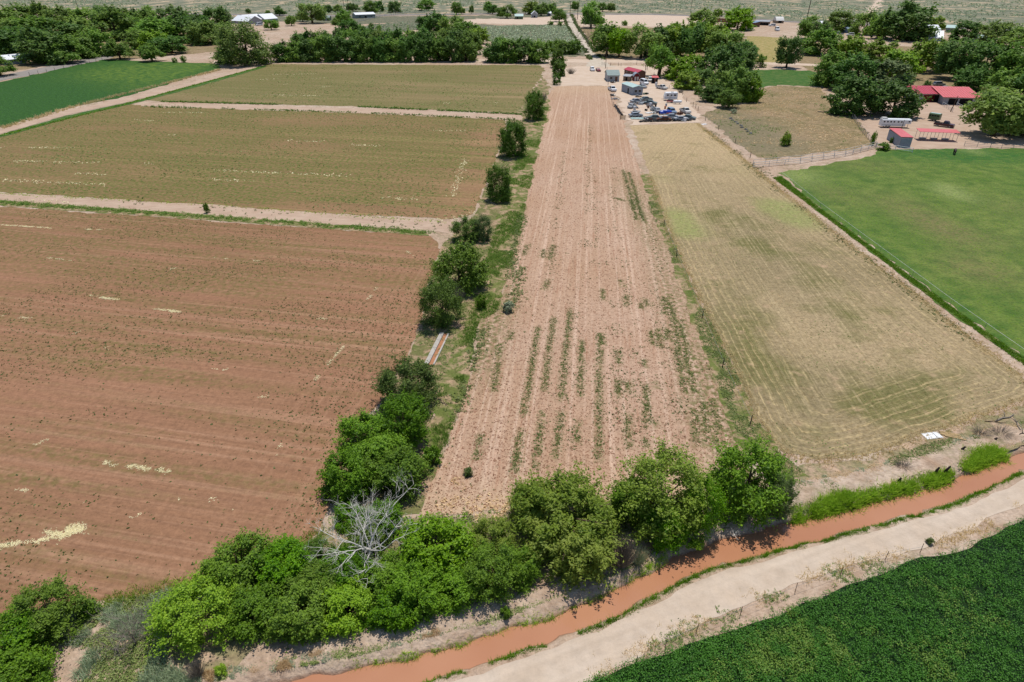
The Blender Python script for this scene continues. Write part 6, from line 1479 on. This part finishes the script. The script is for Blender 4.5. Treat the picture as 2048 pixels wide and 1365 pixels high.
fence([(1272, 1330), (1330, 1296), (1392, 1266), (1480, 1232), (1590, 1185), (1680, 1152), (1770, 1120), (1840, 1106)], 'thin wire fence stakes beside the near alfalfa', 1.1, (.8,), None, .025, 'rust', 'wire_fence', None, .008, 'metal')
fence([(205, 122), (180, 128), (110, 142), (60, 152)], 'thin fence posts between the gravel road and alfalfa', 1.6, (1.0,), None, .08, 'post', 'wire_fence', 6)

# ------------------------------------------------------------------ small things
def ditch():
    a, b = P(884, 668), P(853, 730); d = b - a; L = math.hypot(d[0], d[1])
    o = empty('concrete_ditch', (a[0], a[1], 0.0), math.atan2(d[1], d[0]), 'concrete irrigation ditch lip with orange water left of the verge', 'ditch')
    for k in range(4): MB().box((L * (k + .5) / 4, 0, .1), (L / 4 - .04, .55, .2)).build('slab', 'concrete', o)
    MB().box((L / 2, .55, .035), (L, .5, .02)).build('water_strip', 'water', o)
    MB().box((L / 2, .9, .08), (L, .2, .16)).build('far_lip', 'concrete', o)
ditch()
def roofsheet(px, py, rz, w, l, mat, label):
    b = P(px, py); o = empty('metal_panel', (b[0], b[1], -.04), R(rz), label, 'panel')
    for k in range(3):
        pr = []
        for j in range(9): pr.append((-w / 6 + w / 3 * j / 8, .05 + .03 * (j % 2)))
        pr += [(x, z - .015) for x, z in pr[::-1]]
        q = MB().prism(pr, -l / 2, l / 2, 'y').build('sheet', mat, o); q.location = ((k - 1) * w / 3 * .96, 0, .02 * k)
        q.rotation_euler = (0, .05 * k, random.uniform(-.04, .04))
roofsheet(1865, 872, 8, 1.9, .95, 'white', 'bent white metal sheets dumped at the stubble field corner')
roofsheet(1408, 249, 10, 1.8, 1.2, 'white', 'white board lying at the corner of the stubble field')
woodpile(1905, 876, -20, 'weathered planks lying right of the white metal sheets', 4, 1.9)
def stump(px, py, h, label, lean=.2, seed=0):
    rs = random.Random(seed); b = P(px, py); m = MB()
    m.tube([(0, 0, 0), (lean * .4, .05, h * .5), (lean, 0, h)], [.16, .12, .08], 8); m.tube([(-.3, .1, .04), (.1, -.05, .12), (.45, .1, .05)], [.07, .09, .06], 6)
    tag(m.build('burnt_stump', 'char', None, True, (b[0], b[1], -.1)), label, 'stump')
stump(1870, 948, .9, 'charred stump, left of the two upright ones above the reeds', .15, 1)
stump(1888, 948, 1.05, 'charred stump, right of the two upright ones above the reeds', .3, 2)
stump(1921, 903, .7, 'short black stump below the weathered planks', .3, 3)
stump(1797, 966, .7, 'dark stump on the bare eroded bank', .05, 4)
stump(1988, 882, .5, 'small black stump left of the right photo edge', .2, 5)
def log(px, py, l, rz, label, mat='twig', r=.1):
    b = P(px, py); m = MB(); m.tube([(-l / 2, 0, .1), (-l * .1, .12, .18), (l * .2, -.05, .14), (l / 2, .15, .25)], [r, r * .9, r * .7, r * .4], 7)
    m.tube([(0, .05, .15), (.3, .5, .5), (.4, .9, .6)], [r * .5, r * .35, r * .15], 5); m.tube([(.2 * l, 0, .15), (.3 * l, -.4, .5)], [r * .4, r * .15], 5)
    o = m.build('fallen_branch', mat, None, True, (b[0], b[1], -.06)); o.rotation_euler = (0, 0, R(rz)); tag(o, label, 'branch')
log(2010, 838, 3.0, 20, 'pale fallen branch at the stubble corner near the right edge')
log(1992, 846, 2.2, -10, 'thin dark fallen branch just below the pale one', 'bark', .05)
log(2035, 850, 2.2, 70, 'grey crooked branch at the right edge of the photo', 'twig', .06)
log(2046, 870, 2.0, 20, 'charred branch at the right photo edge below the crooked one', 'char', .07)
b = P(1612, 1000); q = np.column_stack([b[0] + rng.normal(size=400) * .45, b[1] + rng.normal(size=400) * .4])
clump('ash_litter', q, .12, 3, .9, 'ash', 'white ash patch on the bank beside the grey green tree', z0=-.1, hgt=.3, up=1.5, cat='ash')
# heaps of rubble along the weedy lot
b0, b1 = P(1462, 238), P(1500, 268)
for i in range(9):
    p = b0 + (b1 - b0) * (i / 8); m = MB()
    rs = random.Random(i)
    vs_ = [(rs.uniform(.35, .6) * math.cos(t) , rs.uniform(.35, .6) * math.sin(t), 0) for t in [k * math.pi / 4 for k in range(8)]]
    top = [(x * .55 + rs.uniform(-.1, .1), y * .55, rs.uniform(.35, .6)) for x, y, z in vs_]
    m.add(vs_ + top, [tuple(range(8, 16))] + [(k, (k + 1) % 8, 8 + (k + 1) % 8, 8 + k) for k in range(8)])
    o = m.build('concrete_rubble', 'straw_grey', None, False, (p[0] + rs.uniform(-.4, .4), p[1], -.05)); o.scale = (1.3, 1.3, .9)
    tag(o, 'grey chunk of rubble, %s from the top of the line in the weedy lot' % ORD[i], 'rubble', 'rubble line in the weedy lot')

# horse grazing in the pasture: one continuous skinned body
def horse():
    b = P(1908, 309)
    J = {'hip': (-.62, 0, 1.32), 'belly': (0, 0, 1.2), 'chest': (.55, 0, 1.25), 'wither': (.5, 0, 1.4), 'neck': (.95, 0, 1.2), 'poll': (1.3, 0, .8), 'nose': (1.42, 0, .34),
         'rump': (-.8, 0, 1.2), 'tail': (-.98, 0, .95), 'tailend': (-1.0, 0, .5)}
    rad = {'hip': .3, 'belly': .31, 'chest': .3, 'wither': .2, 'neck': .18, 'poll': .13, 'nose': .08, 'rump': .22, 'tail': .06, 'tailend': .05}
    E_ = [('hip', 'belly'), ('belly', 'chest'), ('chest', 'wither'), ('chest', 'neck'), ('neck', 'poll'), ('poll', 'nose'), ('hip', 'rump'), ('rump', 'tail'), ('tail', 'tailend')]
    for sg, nm in ((-1, 'r'), (1, 'l')):
        for k, (p, r) in {'sh': ((.55, sg * .2, 1.0), .15), 'kn': ((.58, sg * .2, .52), .075), 'fe': ((.55, sg * .2, .28), .055), 'hf': ((.62, sg * .2, .04), .07)}.items(): J['f' + k + nm] = p; rad['f' + k + nm] = r
        for k, (p, r) in {'st': ((-.5, sg * .2, .92), .17), 'hk': ((-.82, sg * .2, .55), .08), 'ca': ((-.74, sg * .2, .28), .055), 'hf': ((-.66, sg * .2, .04), .07)}.items(): J['h' + k + nm] = p; rad['h' + k + nm] = r
        E_ += [('chest', 'fsh' + nm), ('fsh' + nm, 'fkn' + nm), ('fkn' + nm, 'ffe' + nm), ('ffe' + nm, 'fhf' + nm), ('hip', 'hst' + nm), ('hst' + nm, 'hhk' + nm), ('hhk' + nm, 'hca' + nm), ('hca' + nm, 'hhf' + nm)]
        J['ear' + nm] = (1.3, sg * .09, .98); rad['ear' + nm] = .03; E_.append(('poll', 'ear' + nm))
    ks = list(J); me_ = bpy.data.meshes.new('horse'); me_.from_pydata([J[k] for k in ks], [(ks.index(a_), ks.index(c_)) for a_, c_ in E_], []); me_.update()
    o = link('horse', me_, 'hide'); o.location = (b[0], b[1], -.03); o.rotation_euler = (0, 0, R(-120))
    o.modifiers.new('skin', 'SKIN'); sk = me_.skin_vertices[0].data
    for i, k in enumerate(ks): sk[i].radius = (rad[k], rad[k])
    sk[0].use_root = True
    o.modifiers.new('sub', 'SUBSURF').render_levels = 2
    tag(o, 'dark brown horse grazing near the far edge of the pasture', 'horse')
horse()
